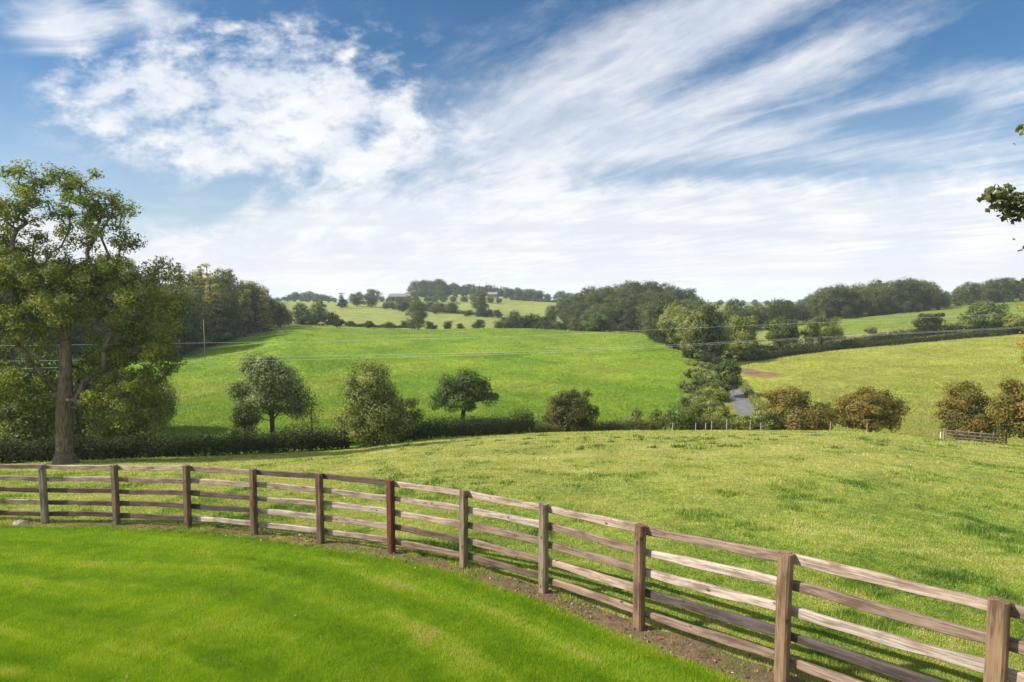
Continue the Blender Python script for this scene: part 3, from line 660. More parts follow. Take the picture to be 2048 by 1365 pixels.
    tint = np.clip(0.45 + 0.28 * rng.randn(len(pts))[k] * 0.6 + 0.22 * rng.randn(len(k)), 0.02, 0.98)[keep]
    return (tv, tf), (lv, lf, tint)
def tree_obj(name, loc, data, lm, bm, label, cat='tree', group=None, rz=0.0):
    (tv, tf), (lv, lf, ti) = data
    e = empty(name, loc, label, cat, group, rz)
    link('trunk', np_mesh('trunk', tv, tf, bm, None, True), e)
    link('crown', np_mesh('crown', lv, lf, LM[lm], ti), e)
    return e
def copy_tree(e, loc, rz, s, label=None, group=None, name=None):
    c = e.copy(); C.objects.link(c); c.location = loc; c.rotation_euler = (0, 0, rz); c.scale = s
    if label: c['label'] = label
    if group: c['group'] = group
    for ch in list(e.children):
        d = ch.copy(); C.objects.link(d); d.parent = c; d.matrix_parent_inverse = Matrix(); 
    return c

# ---- the big ash by the hedge
AY = 36.0
ab = at(130, 925, AY); ax, az0 = ab[0], gz1(ab[0], AY)
def A(px, py, rx, ry, dy=0.0, w=1.0, depth=None):     # crown volume of the ash, metres from its foot
    p = at(px, py, AY) ; k = AY / F
    return (p[0] - ax, dy, p[2] - az0, rx * k, (depth or (rx + ry) / 2) * k, ry * k, w)
ash_blobs = [A(25, 362, 72, 44, 0.5, 1.0), A(148, 366, 62, 42, 0, 1.0), A(60, 430, 74, 54, -1, .9), A(192, 418, 72, 56, 0, 1.1), A(232, 480, 46, 52, 0, .9), A(130, 455, 66, 60, 1, .95), A(10, 490, 74, 54, .8, .9),
             A(105, 535, 105, 48, -1), A(212, 548, 92, 54, 0, 1.2), A(322, 546, 62, 32, .5, 1.3), A(35, 565, 92, 60, 1.5), A(282, 608, 104, 54, 0, 1.2), A(165, 612, 92, 46, -1), A(352, 640, 42, 58, 0, 1.1),
             A(55, 650, 92, 60, -.5), A(245, 690, 96, 46, 1), A(332, 722, 44, 52, -.4, 1.1), A(150, 735, 80, 48, 2.4, .8), A(58, 770, 72, 70, -.6, 1.1), A(252, 788, 98, 62, -.3, 1.3), A(315, 822, 36, 46, .6), A(215, 848, 66, 32, .6), A(-80, 560, 90, 130, 0, .8), A(-70, 410, 70, 60, 0, .6), A(-60, 760, 80, 80, 0, .8)]
T_ = lambda px, py, dy=0.0: (at(px, py, AY)[0] - ax, dy, at(px, py, AY)[2] - az0)
trunk = [(0, 0, -0.3), (0.02, 0, 0.55), T_(130, 860), T_(129, 800), T_(131, 740), T_(130, 680), T_(134, 640), T_(136, 600), T_(140, 560)]
data = gen_tree(5, ash_blobs, 600, 0.62, 88000, 0.185, 0.08, trunk, 0.46, sides=12, flare=2.0, minr=0.022, shell=0.5, bias=0.22)
tree_obj('ash_tree', (ax, AY, az0), data, 'ash', BARK, 'tall open-crowned ash tree with thick bare trunk standing behind the left end of the fence')

# ---- single trees and bushes with a shape of their own
def solo(seed, px, top, wpx, Y, lm, label, cat='tree', base=None, name='tree', shape='round', nclump=70, nleaf=9000, leaf=0.22, tr=None, bare=0.18, blobs=None, bark=None, lean=0.0, depth=1.0, group=None, irr=1.0):
    p = at(px, top, Y); x = p[0]; z0 = gz1(x, Y); H = p[2] - z0; W = wpx / F * Y
    if blobs is None:
        c = bare
        if shape == 'round':   blobs = [(0, 0, H*(.5+c/2), W*.48, W*.48*depth, H*(.5-c/2))]
        elif shape == 'dome':  blobs = [(0, 0, H*.52, W*.42, W*.42*depth, H*.47), (-W*.22, W*.1, H*.40, W*.29, W*.29, H*.34), (W*.22, -W*.1, H*.40, W*.29, W*.29, H*.36), (0, -W*.2, H*.36, W*.3, W*.25, H*.34), (0, W*.2, H*.36, W*.3, W*.25, H*.34)]
        elif shape == 'oak':   blobs = [(0, 0, H*.68, W*.34, W*.34, H*.31), (-W*.28, 0, H*.48, W*.24, W*.3, H*.22), (W*.30, .1, H*.50, W*.22, W*.3, H*.20), (0, W*.25, H*.5, W*.3, W*.24, H*.24), (0, -W*.25, H*.5, W*.3, W*.24, H*.22)]
        elif shape == 'box':   blobs = [(-W*.24, 0, H*.5, W*.28, W*.3, H*.48), (W*.24, 0, H*.52, W*.28, W*.3, H*.47), (0, 0, H*.4, W*.45, W*.42, H*.42), (0, 0, H*.7, W*.38, W*.35, H*.29)]
        elif shape == 'pyramid': blobs = [(-W*.02, 0, H*.26, W*.46, W*.4, H*.27), (-W*.04, 0, H*.5, W*.38, W*.34, H*.27), (-W*.08, 0, H*.73, W*.27, W*.25, H*.24), (W*.24, 0, H*.3, W*.26, W*.26, H*.28)]
    leaf *= 1.25; cr = (np.prod([W, W, H]) / nclump) ** (1/3) * 0.56
    trunk = [(0, 0, -.25), (lean*.1, 0, H*.10), (lean*.4, 0, H*.25), (lean*.7, 0, H*.4), (lean, 0, H*.6)]
    data = gen_tree(seed, blobs, nclump, cr, nleaf, leaf, leaf * .5, trunk, tr or H * .025, sides=6, minr=max(.012, Y / 60 * .012), irr=irr)
    return tree_obj(name, (x, Y, z0), data, lm, bark or BARKD, label, cat, group)
solo(21, 540, 693, 165, 58, 'grey', 'grey-green tree with two thin trunks at the foot of the left hillside, behind the hedge', nclump=95, nleaf=17000, leaf=.20, bare=.1,
     blobs=[(-0.45, 0.00, 7.46, 2.60, 2.26, 1.98), (1.47, 0.00, 7.12, 2.26, 2.03, 2.15), (1.69, 0.00, 5.54, 2.15, 2.03, 2.03), (-2.49, 0.23, 5.08, 2.03, 1.92, 1.58), (0.00, -0.45, 5.42, 2.60, 2.26, 1.81), (2.15, 0.00, 3.84, 1.47, 1.58, 1.58), (-2.37, 0.00, 3.73, 1.58, 1.36, 1.24), (2.49, 0.23, 2.71, 0.79, 0.79, 1.02), (-0.23, 0.00, 3.62, 1.36, 1.36, 1.02)], tr=.22)
solo(22, 490, 800, 60, 55, 'haw', 'small reddish bush left of the two-trunked grey tree', 'bush', name='bush', shape='round', nclump=24, nleaf=2600, leaf=.17, bare=.15)
solo(23, 622, 778, 60, 58, 'twig', 'thin half-bare sapling right of the two-trunked grey tree', 'tree', name='sapling', shape='round', nclump=40, nleaf=420, leaf=.15, bare=.15, tr=.06)
solo(24, 750, 708, 190, 44, 'olive', 'bushy pyramid-shaped tree leafy to the ground, in the middle of the hedge', name='bushy_tree', shape='pyramid', nclump=110, nleaf=26000, leaf=.15, irr=0.0)
solo(25, 925, 735, 135, 72, 'oak', 'dark spreading oak leaning on a short trunk, alone on the green hillside', name='oak_tree', nclump=90, nleaf=17000, leaf=.22, tr=.30, lean=.3,
     blobs=[(.2, 0, 5.2, 1.9, 1.9, 1.5), (-1.0, 0, 4.4, 1.7, 1.8, 1.3), (1.6, .2, 4.4, 1.6, 1.7, 1.2), (-2.3, 0, 3.3, 1.5, 1.5, .9), (2.6, 0, 3.5, 1.4, 1.5, .9), (3.4, 0, 2.6, .9, 1.0, .55), (-3.2, 0, 2.3, .8, 1.0, .55), (0, 1, 3.2, 1.9, 1.3, 1.4), (0, -1, 3.0, 1.7, 1.0, 1.3), (-1.6, .4, 2.3, 1.3, 1.2, .8), (.9, .5, 2.0, 1.2, 1.2, .8)])
solo(26, 1142, 777, 124, 52, 'haw', 'dark round hawthorn with reddish twig ends on the crest of the pasture', 'bush', name='hawthorn_bush', shape='dome', nclump=75, nleaf=14000, leaf=.15, irr=1.5)
solo(27, 1270, 814, 42, 54, 'olive', 'small pointed sapling right of the dark round hawthorn', 'bush', name='sapling', shape='pyramid', nclump=22, nleaf=2200, leaf=.14)
solo(28, 1347, 806, 100, 53, 'oak', 'dark green bramble bush with yellow tips left of the lane bottom', 'bush', name='bush', shape='dome', nclump=40, nleaf=7000, leaf=.16)
solo(29, 1425, 826, 90, 55, 'lime', 'pale yellow-green bush behind the thin pale fence posts', 'bush', name='bush', shape='dome', nclump=36, nleaf=6000, leaf=.16)
solo(30, 1490, 832, 70, 53, 'lime', 'low yellowish bush at the bottom end of the lane', 'bush', name='bush', shape='dome', nclump=30, nleaf=4500, leaf=.15)
solo(31, 1588, 768, 145, 53, 'rust', 'wide brown and green hawthorn right of the lane', 'bush', name='hawthorn_bush', shape='dome', nclump=100, nleaf=20000, leaf=.15, irr=1.7)
solo(32, 1530, 815, 60, 51.5, 'olive', 'low dark green bush at the left foot of the wide brown hawthorn', 'bush', name='bush', shape='dome', nclump=34, nleaf=5200, leaf=.15)
solo(33, 1745, 771, 132, 51, 'rust', 'squarish hawthorn bush turning orange, alone on the pasture crest', 'bush', name='hawthorn_bush', shape='box', nclump=100, nleaf=20000, leaf=.15, irr=1.3)
solo(34, 1950, 751, 124, 52, 'rust', 'rust-red hawthorn by the wooden rails', 'tree', name='hawthorn_tree', shape='dome', nclump=85, nleaf=16000, leaf=.16, irr=1.5)
solo(35, 2064, 735, 140, 46, 'rust', 'large brown hawthorn cut off by the right edge', 'tree', name='hawthorn_tree', shape='box', nclump=95, nleaf=19000, leaf=.16)
solo(36, 2088, 590, 90, 66, 'gold', 'golden yellow tree cut off by the right edge, above the brown hawthorns', 'tree', name='golden_tree', nclump=80, nleaf=12000, leaf=.22,
     blobs=[(0, 0, 12.5, 2.0, 2.0, 2.6), (.6, 0, 9, 2.3, 2.2, 3.4), (1.0, 0, 5, 2.0, 2, 3)])
# shrubs behind the left hedge
solo(37, 45, 765, 150, 44, 'olive', 'bushy willow behind the hedge left of the ash trunk', name='willow_bush', cat='bush', shape='dome', nclump=60, nleaf=11000, leaf=.2)
solo(38, 250, 760, 170, 46, 'olive', 'bushy willow behind the hedge right of the ash trunk', name='willow_bush', cat='bush', shape='dome', nclump=70, nleaf=13000, leaf=.2)
solo(39, -70, 700, 170, 48, 'olive', 'bushy willow behind the hedge at the left edge', name='willow_bush', cat='bush', shape='dome', nclump=60, nleaf=9000, leaf=.22)
# along the lane
solo(40, 1456, 712, 58, 92, 'oak', 'narrow dark ivy-clad tree beside the lane', name='ivy_tree', shape='round', nclump=40, nleaf=7000, leaf=.24, bare=.02)
lane_b = [(1388, 722, 46, 122, 'lime'), (1410, 726, 40, 120, 'olive'), (1398, 738, 66, 108, 'olive'), (1424, 748, 48, 104, 'olive'), (1394, 756, 76, 96, 'olive'), (1430, 768, 60, 90, 'lime'), (1396, 782, 78, 84, 'olive'), (1430, 794, 50, 78, 'olive'), (1396, 806, 60, 74, 'lime'), (1440, 812, 48, 71, 'lime')]
for i, (px, tp, w, Y, lm) in enumerate(lane_b):
    solo(50 + i, px, tp, w, Y, lm, 'leafy bush in the overgrown verge on the left of the lane', 'bush', name='bush', shape='dome', nclump=34, nleaf=4200, leaf=.24, group='bushes along the left of the lane')
# trees in the right middle distance
solo(60, 1484, 622, 74, 150, 'lime', 'yellow-green conical tree left of the round dark tree above the lane', shape='pyramid', nclump=60, nleaf=8500, leaf=.42, irr=.3)
solo(61, 1562, 628, 74, 148, 'oak', 'round dark green tree at the top of the lane, between yellow-green and lopsided trees', nclump=60, nleaf=9000, leaf=.42, bare=.12)
solo(62, 1645, 630, 80, 146, 'ash', 'lopsided brownish-green tree standing in the left end of the double hedge', shape='oak', nclump=55, nleaf=8000, leaf=.40)
solo(63, 1855, 622, 58, 164, 'haw', 'small round brown-green tree in the middle of the double hedge', shape='round', nclump=40, nleaf=5000, leaf=.42, bare=.08)
solo(64, 1973, 594, 88, 160, 'oak', 'broad dark green tree at the right end of the double hedge', shape='dome', nclump=60, nleaf=8500, leaf=.45)
solo(65, 1742, 653, 26, 185, 'twig', 'tiny scrubby bush alone in the upper right field', 'bush', name='bush', shape='dome', nclump=14, nleaf=900, leaf=.35)
solo(66, 2030, 625, 40, 150, 'lime', 'small light green tree between the broad dark tree and the golden tree', shape='round', nclump=30, nleaf=4000, leaf=.4)
solo(67, 1195, 624, 62, 205, 'oak', 'dark rounded tree standing out in front of the domed wood', shape='dome', nclump=46, nleaf=6000, leaf=.5)
solo(68, 1562, 596, 78, 235, 'wood', 'thin-crowned grey tree on the skyline behind the lane trees', shape='oak', nclump=42, nleaf=3600, leaf=.5)

# ---- prototypes for the woods and distant trees (unit: metres, copied with a scale)
def proto(seed, lm, H, W, shape, nclump, nleaf, leaf, name, label, group, loc):
    if shape == 'oak': blobs = [(0, 0, H*.64, W*.40, W*.40, H*.34), (-W*.24, 0, H*.48, W*.27, W*.3, H*.25), (W*.26, .1, H*.50, W*.25, W*.3, H*.25), (0, W*.24, H*.5, W*.3, W*.24, H*.26), (0, -W*.24, H*.46, W*.3, W*.24, H*.25), (0, 0, H*.24, W*.38, W*.38, H*.22)]
    elif shape == 'tall': blobs = [(0, 0, H*.70, W*.36, W*.36, H*.29), (W*.1, 0, H*.46, W*.40, W*.4, H*.27), (-W*.15, 0, H*.36, W*.36, W*.36, H*.24), (0, 0, H*.2, W*.36, W*.36, H*.18)]
    elif shape == 'cone': blobs = [(0, 0, H*(.14 + .125 * i), W*.5*(1 - .135 * i), W*.5*(1 - .135 * i), H*.10, 1.0 + .25 * i) for i in range(7)]
    else: blobs = [(0, 0, H*.52, W*.45, W*.45, H*.46), (W*.2, 0, H*.36, W*.3, W*.3, H*.32), (-W*.2, 0, H*.36, W*.3, W*.3, H*.32)]
    cr = (W * W * H / nclump) ** (1/3) * (0.5 if shape == 'cone' else 0.56)
    d = gen_tree(seed, blobs, nclump, cr, nleaf, leaf, leaf * .55, [(0, 0, -.5), (0, 0, H*.12), (0, 0, H*.25), (0, 0, H*.42), (0, 0, H*.62)] + ([(0, 0, H*.88)] if shape == 'cone' else []), H*(.011 if shape == 'cone' else .02), sides=5, minr=.05, irr=0.0 if shape == 'cone' else 1.0, zsq=.45 if shape == 'cone' else .75)
    return tree_obj(name, loc, d, lm, BARKD, label, 'tree', group)
LW = ('conifer-like brownish tree in the dense wood covering the left hillside', 'trees of the wood on the left hillside')
LB = ('broadleaved green tree in the dense wood covering the left hillside', 'trees of the wood on the left hillside')
rr = random.Random(4)
used = {}
def plant(key, make, x, y, rz, s, label, group):
    z = gz1(x, y) - 0.15
    if key not in used:
        e = make(); used[key] = e; e.location = (x, y, z); e.rotation_euler = (0, 0, rz); e.scale = s; e['label'] = label; e['group'] = group; return e
    return copy_tree(used[key], (x, y, z), rz, s, label, group)
def P_con(k):  return lambda: proto(200 + k, 'con', 16, 6.6, 'cone' if k < 2 else 'tall', 70, 5600, .46, 'larch_tree', *LW, (0, 0, 0))
def P_brd(k):  return lambda: proto(210 + k, 'wood', 14, 12.5, ('oak', 'tall', 'round', 'oak')[k], 80, 7000, .50, 'broadleaf_tree', *LB, (0, 0, 0))
def P_spr(k):  return lambda: proto(220 + k, 'spruce', 16, 5.0, 'cone', 46, 2600, .60, 'conifer_tree', 'conifer', 'x', (0, 0, 0))
def P_sml(k):  return lambda: proto(230 + k, ('haw', 'hedge')[k], 4, 5.0, 'round', 26, 1700, .36, 'field_bush', 'bush', 'x', (0, 0, 0))
nL = 0
edge_px = np.array([-330, 0, 340, 480, 545, 572]); edge_Y = np.array([128, 133, 142, 172, 190, 204])
for row, dY in enumerate((2, 9, 18, 31, 50, 80)):
    px = -330 + rr.uniform(0, 20)
    while px < 566 - row * 3:
        Y = np.interp(px, edge_px, edge_Y) + dY + rr.uniform(-2.5, 2.5); u = (px - 1024) / F; x = u * Y * 1.003
        hs = np.interp(px, [-330, 0, 370, 470, 530, 566], [1.25, 1.25, 1.25, 1.08, .92, .62])
        broad = (px > 455 and rr.random() < .75) or (px < 300 and row < 2 and rr.random() < .6) or rr.random() < .2
        s = hs * rr.uniform(.84, 1.14)
        if broad:
            k = rr.randrange(4); plant(('b', k), P_brd(k), x, Y, rr.uniform(0, 6.28), (s * .78, s * .78, s * 1.08), *LB)
        else:
            k = rr.randrange(3); plant(('c', k), P_con(k), x, Y, rr.uniform(0, 6.28), (s, s, s * 1.02), *LW)
        nL += 1; px += (4.5 + row * .6) / Y * F * rr.uniform(.8, 1.25)
def row_of(px0, px1, Y0, Y1, top_fn, step_m, label, group, keys=('b',), jit=3.0, wmul=1.0):
    px = px0; n = 0
    while px <= px1:
        f = (px - px0) / max(1, px1 - px0); Y = Y0 + (Y1 - Y0) * f + rr.uniform(-jit, jit); x = ray(px, 610)[0] * Y; z = gz1(x, Y)
        H = (at(px, top_fn(px), Y)[2] - z) * rr.uniform(.88, 1.06); H = max(H, 3.0); key = rr.choice(keys)
        if key == 's': k = rr.randrange(2); plant(('s', k), P_spr(k), x, Y, rr.uniform(0, 6.28), (H/16*wmul, H/16*wmul, H/16), label, group)
        elif key == 'f': k = rr.randrange(2); plant(('f', k), P_sml(k), x, Y, rr.uniform(0, 6.28), (H/4*wmul, H/4*wmul, H/4), label, group)
        elif key == 'c': k = rr.randrange(3); plant(('c', k), P_con(k), x, Y, rr.uniform(0, 6.28), (H/16*wmul, H/16*wmul, H/16), label, group)
        else: k = rr.randrange(4); plant(('b', k), P_brd(k), x, Y, rr.uniform(0, 6.28), (H/14*wmul, H/14*wmul, H/14), label, group)
        n += 1; px += step_m / Y * F * rr.uniform(.8, 1.2)
I = lambda xs, ys: (lambda p: float(np.interp(p, xs, ys)))
ridge = I([1605, 1640, 1700, 1760, 1820, 1860, 1885], [598, 575, 566, 560, 556, 562, 585])
RW = ('dark green tree in the long wood on the right skyline', 'trees of the wood on the right skyline')
row_of(1612, 1884, 250, 270, ridge, 6.0, *RW); row_of(1616, 1880, 262, 284, ridge, 6.5, *RW); row_of(1622, 1876, 276, 300, ridge, 7.5, *RW)
row_of(1620, 1880, 246, 265, lambda p: ridge(p) + 42, 5.0, *RW)
ridge2 = I([1880, 1910, 1950, 2000, 2048, 2120], [588, 572, 562, 552, 556, 550])
RW2 = ('dark green tree in the wood on the skyline at the far right', 'trees of the wood at the far right skyline')
row_of(1888, 2130, 285, 292, ridge2, 7.0, *RW2); row_of(1892, 2130, 300, 310, ridge2, 7.5, *RW2); row_of(1896, 2130, 281, 286, lambda p: ridge2(p) + 26, 6.0, *RW2)
row_of(-160, 335, 60, 66, I([-160, 0, 150, 335], [640, 650, 690, 745]), 3.6, 'leafy tree behind the hedge and the ash at the left', 'trees behind the hedge at the left', wmul=.75)
# the domed wood and the trees above the lane
DW = ('mixed green tree in the domed wood behind the middle of the green hill', 'trees of the domed wood')
dome = I([1090, 1130, 1180, 1230, 1280, 1330, 1390, 1410], [618, 590, 570, 557, 552, 558, 578, 592])
for Y, dt in ((345, 0), (322, 8), (300, 18), (278, 30), (256, 40), (240, 50)):
    row_of(1096 + (345 - Y) * .1 + rr.uniform(0, 12), 1400, Y, Y - 12, (lambda d: (lambda p: min(640, dome(p) + d)))(dt), 7.0, *DW, wmul=1.1)
LT_ = ('tall olive-green tree in the clump above the lane', 'trees of the clump above the lane')
clump = I([1290, 1310, 1350, 1400, 1450, 1475], [618, 598, 592, 598, 604, 612])
row_of(1300, 1470, 190, 172, clump, 7.5, *LT_, keys=('b',)); row_of(1312, 1470, 206, 190, clump, 8.0, *LT_); row_of(1330, 1465, 178, 158, lambda p: clump(p) + 40, 6.5, *LT_)
for px, pb, tp, k in ((1304, 676, 606, 0), (1328, 687, 596, 2), (1356, 700, 594, 3), (1384, 716, 602, 1), (1410, 722, 606, 0), (1432, 722, 622, 1)):
    q = hit(px, pb, 100); H = at(px, tp, q[1])[2] - q[2]; plant(('o', k % 2), (lambda k_: lambda: proto(240 + k_, ('wood', 'olive')[k_], 14, 11, ('tall', 'oak')[k_], 80, 8000, .48, 'broadleaf_tree', 'x', 'x', (0, 0, 0)))(k % 2), q[0], q[1], rr.uniform(0, 6.28), (H/14, H/14, H/14), *LT_)
for px, pb, hp in ((1312, 681, 30), (1340, 694, 26), (1370, 711, 28), (1398, 726, 24), (1425, 728, 22), (1448, 725, 24)):
    q = hit(px, pb, 100); H = hp / F * q[1]; plant(('f', 1), P_sml(1), q[0], q[1] - 2.5, rr.uniform(0, 6.28), (H/4, H/4, H/4), 'low bush along the foot of the clump above the lane', 'bushes below the clump above the lane')
row_of(1310, 1440, 180, 150, lambda p: 668 + (p - 1310) * .22, 5.0, 'low bush along the foot of the clump above the lane', 'bushes below the clump above the lane', keys=('f',))
row_of(1470, 1620, 230, 250, I([1470, 1520, 1600], [600, 606, 597]), 5.5, 'bushy tree on the skyline between the lane clump and the right wood', 'skyline trees between lane clump and right wood')
# scrub at the far side of the green hill
row_of(996, 1092, 258, 262, I([996, 1030, 1060, 1095], [636, 622, 624, 626]), 4.0, 'bush in the dense scrub at the left foot of the domed wood', 'scrub bushes left of the domed wood', keys=('f', 'b'))
row_of(1095, 1300, 236, 214, lambda p: 640, 6.0, 'low bush along the front edge of the domed wood', 'bushes fringing the domed wood', keys=('f',))
row_of(700, 826, 290, 292, lambda p: 640, 9.0, 'bush growing out of the low hedge across the first far field', 'bushes of the broken far hedge', keys=('f',))
def one(key, px, top, Y, label, group=None, wmul=1.0):
    x = ray(px, 620)[0] * Y; z = gz1(x, Y); H = max(2.0, at(px, top, Y)[2] - z)
    if key[0] == 's': plant(key, P_spr(key[1]), x, Y, rr.uniform(0, 6.28), (H/16*wmul, H/16*wmul, H/16), label, group)
    elif key[0] == 'f': plant(key, P_sml(key[1]), x, Y, rr.uniform(0, 6.28), (H/4*wmul, H/4*wmul, H/4), label, group)
    else: plant(key, P_brd(key[1]), x, Y, rr.uniform(0, 6.28), (H/14*wmul, H/14*wmul, H/14), label, group)
one(('b', 0), 836, 598, 275, 'pale leafy tree at the right end of the broken far hedge', 'single trees in the far fields')
one(('f', 0), 735, 642, 212, 'dark little bush on the brow of the green hill near the cows', 'single bushes on the brow', .7)
for px, tp, wd in ((862, 640, 'dark round bush right of the pale leafy far tree'), (895, 640, 'second dark bush right of the pale leafy far tree'), (921, 645, 'tiny bush in the far row, smallest of them'), (957, 636, 'taller dark bush at the right end of the far row')):
    one(('f', 1), px, tp, 270, wd, 'single bushes on the brow')
row_of(603, 672, 250, 250, I([600, 640, 676], [606, 596, 622]), 7.0, 'tree in the dark clump beyond the cows', 'trees of the clump beyond the cows')
row_of(612, 680, 240, 242, lambda p: 622, 5.0, 'low bush in front of the dark clump beyond the cows', 'bushes of the clump beyond the cows', keys=('f',))
row_of(574, 600, 245, 245, lambda p: 616, 6.0, 'tree in the dark clump beyond the cows', 'trees of the clump beyond the cows')
one(('s', 0), 684, 584, 440, 'pointed dark tree left of the pair of round trees on the far field edge', 'single trees in the far fields', 2.6)
one(('b', 2), 714, 578, 470, 'left one of two round dark trees on the far field edge', 'single trees in the far fields', 1.25)
one(('b', 3), 744, 575, 470, 'right one of two round dark trees on the far field edge', 'single trees in the far fields', 1.3)
one(('b', 1), 804, 596, 430, 'dark tree below the far barn roof', 'single trees in the far fields', 1.7)
one(('b', 0), 870, 606, 420, 'dark round tree left of the tall far tree', 'single trees in the far fields', 1.7)
one(('b', 2), 905, 600, 430, 'dark round tree between two far fields', 'single trees in the far fields', 1.5)
one(('b', 1), 962, 580, 400, 'tall dark tree standing above the far hedge junction', 'single trees in the far fields', .9)
row_of(936, 1000, 395, 398, lambda p: 618, 6.0, 'bush at the far hedge junction under the tall dark tree', 'bushes at the far hedge junction', keys=('f',))
row_of(770, 905, 455, 440, lambda p: 602, 7.0, 'small tree in the line across the far field edge', 'trees along the far field edge', keys=('f', 'b'), wmul=1.4)
# the far ridge
row_of(795, 1005, 560, 560, I([795, 840, 900, 960, 1005], [594, 588, 590, 588, 596]), 9.0, 'dark tree on the slope below the distant ridge wood', 'trees on the slope below the ridge wood', wmul=1.5)
row_of(690, 800, 560, 600, I([690, 740, 800], [598, 594, 596]), 13.0, 'tree standing along the skyline left of the distant barn', 'skyline trees left of the distant barn', wmul=1.4)
FR = ('tree of the wood on the distant middle ridge', 'trees of the distant ridge wood')
top_r = I([838, 850, 880, 895, 930, 980, 1020, 1040, 1080, 1108], [566, 557, 556, 566, 566, 566, 575, 576, 580, 592])
one(('b', 0), 829, 560, 690, 'lone round tree at the left end of the distant ridge wood', 'single trees in the far fields', 1.0)
row_of(846, 928, 690, 690, top_r, 8.5, *FR, wmul=1.3); row_of(846, 1100, 700, 705, top_r, 8.5, *FR, wmul=1.3); row_of(848, 1112, 672, 676, lambda p: top_r(p) + 12, 10.0, *FR, wmul=1.5); row_of(848, 1112, 660, 664, lambda p: top_r(p) + 22, 9.0, *FR, wmul=1.6)
row_of(932, 1022, 680, 680, top_r, 7.5, 'pointed conifer in the row on the distant middle ridge', 'conifers of the distant ridge', keys=('s',))
row_of(1020, 1112, 690, 695, top_r, 11.0, *FR, wmul=1.4)
row_of(1120, 1168, 640, 640, lambda p: 582, 10.0, 'tree of the small round clump right of the distant ridge', 'trees of the clump right of the ridge', wmul=1.5)
row_of(745, 845, 640, 660, I([745, 790, 830], [596, 588, 580]), 9.0, 'tree round the distant farm buildings', 'trees around the distant farm', wmul=1.6)
hl = I([560, 590, 620, 660, 690], [594, 584, 580, 590, 600])
row_of(556, 690, 760, 780, hl, 8.0, 'tree on the small distant hill at the left', 'trees of the small distant hill', wmul=1.6); row_of(560, 690, 730, 740, lambda p: hl(p) + 11, 8.0, 'tree on the small distant hill at the left', 'trees of the small distant hill', wmul=1.6)
row_of(1440, 1640, 640, 640, lambda p: 599, 12.0, 'distant tree on the low horizon behind the lane', 'trees on the low horizon', wmul=1.6)

# ------------------------------------------------------------------ hedges
def hedge(name, pts, Hf, Wd, nleaf, leaf, label, lm='hedge', seed=1, stems=True):
    rng = np.random.RandomState(seed); pts = np.array(pts, float); d = np.r_[0, np.cumsum(np.linalg.norm(np.diff(pts, axis=0), axis=1))]; L = d[-1]
    c0 = pts[0]; z00 = gz1(*c0); s = rng.rand(nleaf) * L
    P = np.stack([np.interp(s, d, pts[:, 0]), np.interp(s, d, pts[:, 1])], 1); P2 = np.stack([np.interp(s + .5, d, pts[:, 0]), np.interp(s + .5, d, pts[:, 1])], 1); P1 = np.stack([np.interp(s - .5, d, pts[:, 0]), np.interp(s - .5, d, pts[:, 1])], 1)
    t = P2 - P1; t /= np.linalg.norm(t, axis=1)[:, None] + 1e-9; nr = np.stack([-t[:, 1], t[:, 0]], 1)
    a = rng.rand(nleaf) * math.pi; rad = rng.rand(nleaf) ** 0.35
    bump = 0.62 + 0.75 * fbm(s * 0.55, np.full(nleaf, seed * 3.3), 4) ; wb = 0.8 + 0.5 * fbm(s * 0.8, a * 1.2 + seed, 3)
    hh = (Hf if not callable(Hf) else Hf(s / L)) * bump
    cx = np.cos(a); cz = np.sin(a); px_ = np.sign(cx) * np.abs(cx) ** .6 * Wd / 2 * wb * rad; pz = cz ** .55 * hh * (0.25 + 0.75 * rad) * rng.rand(nleaf) ** .12
    XY = P + nr * px_[:, None]; Z = ground(XY[:, 0], XY[:, 1]) + pz * (0.12 + .88 * rng.rand(nleaf) ** .5) 
    N = np.stack([nr[:, 0] * cx, nr[:, 1] * cx, cz], 1)
    V, Fc = leaves_at(rng, np.stack([XY[:, 0] - c0[0], XY[:, 1] - c0[1], Z - z00], 1), N, leaf, leaf * .55, 0.1, 0.8)
    e = empty(name, (c0[0], c0[1], z00), label, 'hedge')
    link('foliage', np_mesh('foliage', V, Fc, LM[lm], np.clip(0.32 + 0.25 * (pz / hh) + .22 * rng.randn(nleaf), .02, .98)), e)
    if stems:
        segs = []
        for q in np.arange(0.2, L, 0.45):
            q = q + rng.uniform(-.2, .2); p = np.array((np.interp(q, d, pts[:, 0]) + rng.uniform(-.2, .2), np.interp(q, d, pts[:, 1]) + rng.uniform(-.2, .2))); zb = gz1(*p)
            b = np.array((p[0] - c0[0], p[1] - c0[1], zb - z00 - .1)); H0 = (Hf if not callable(Hf) else float(Hf(q / L)))
            for _ in range(3): segs.append((b, b + np.array((rng.uniform(-.5, .5), rng.uniform(-.4, .4), H0 * rng.uniform(.5, .85))), .035, .01))
        tv, tf = frusta(segs, 5); link('stems', np_mesh('stems', tv, tf, BARKD, None, True), e)
    return e
def line(pp, Y=None):
    out = []
    for px, Yy in pp: out.append((ray(px, 880)[0] * Yy, Yy))
    return out
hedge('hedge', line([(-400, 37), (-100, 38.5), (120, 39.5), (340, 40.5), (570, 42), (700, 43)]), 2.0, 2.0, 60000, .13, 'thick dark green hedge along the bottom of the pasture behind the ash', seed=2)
hedge('hedge', line([(800, 45.5), (900, 47.5), (980, 49), (1062, 50.5)]), lambda f: 1.9 + .6 * np.exp(-((f - .93) / .08) ** 2), 1.8, 19000, .13, 'short dark hedge between the pyramid-shaped tree and the round hawthorn', seed=5)
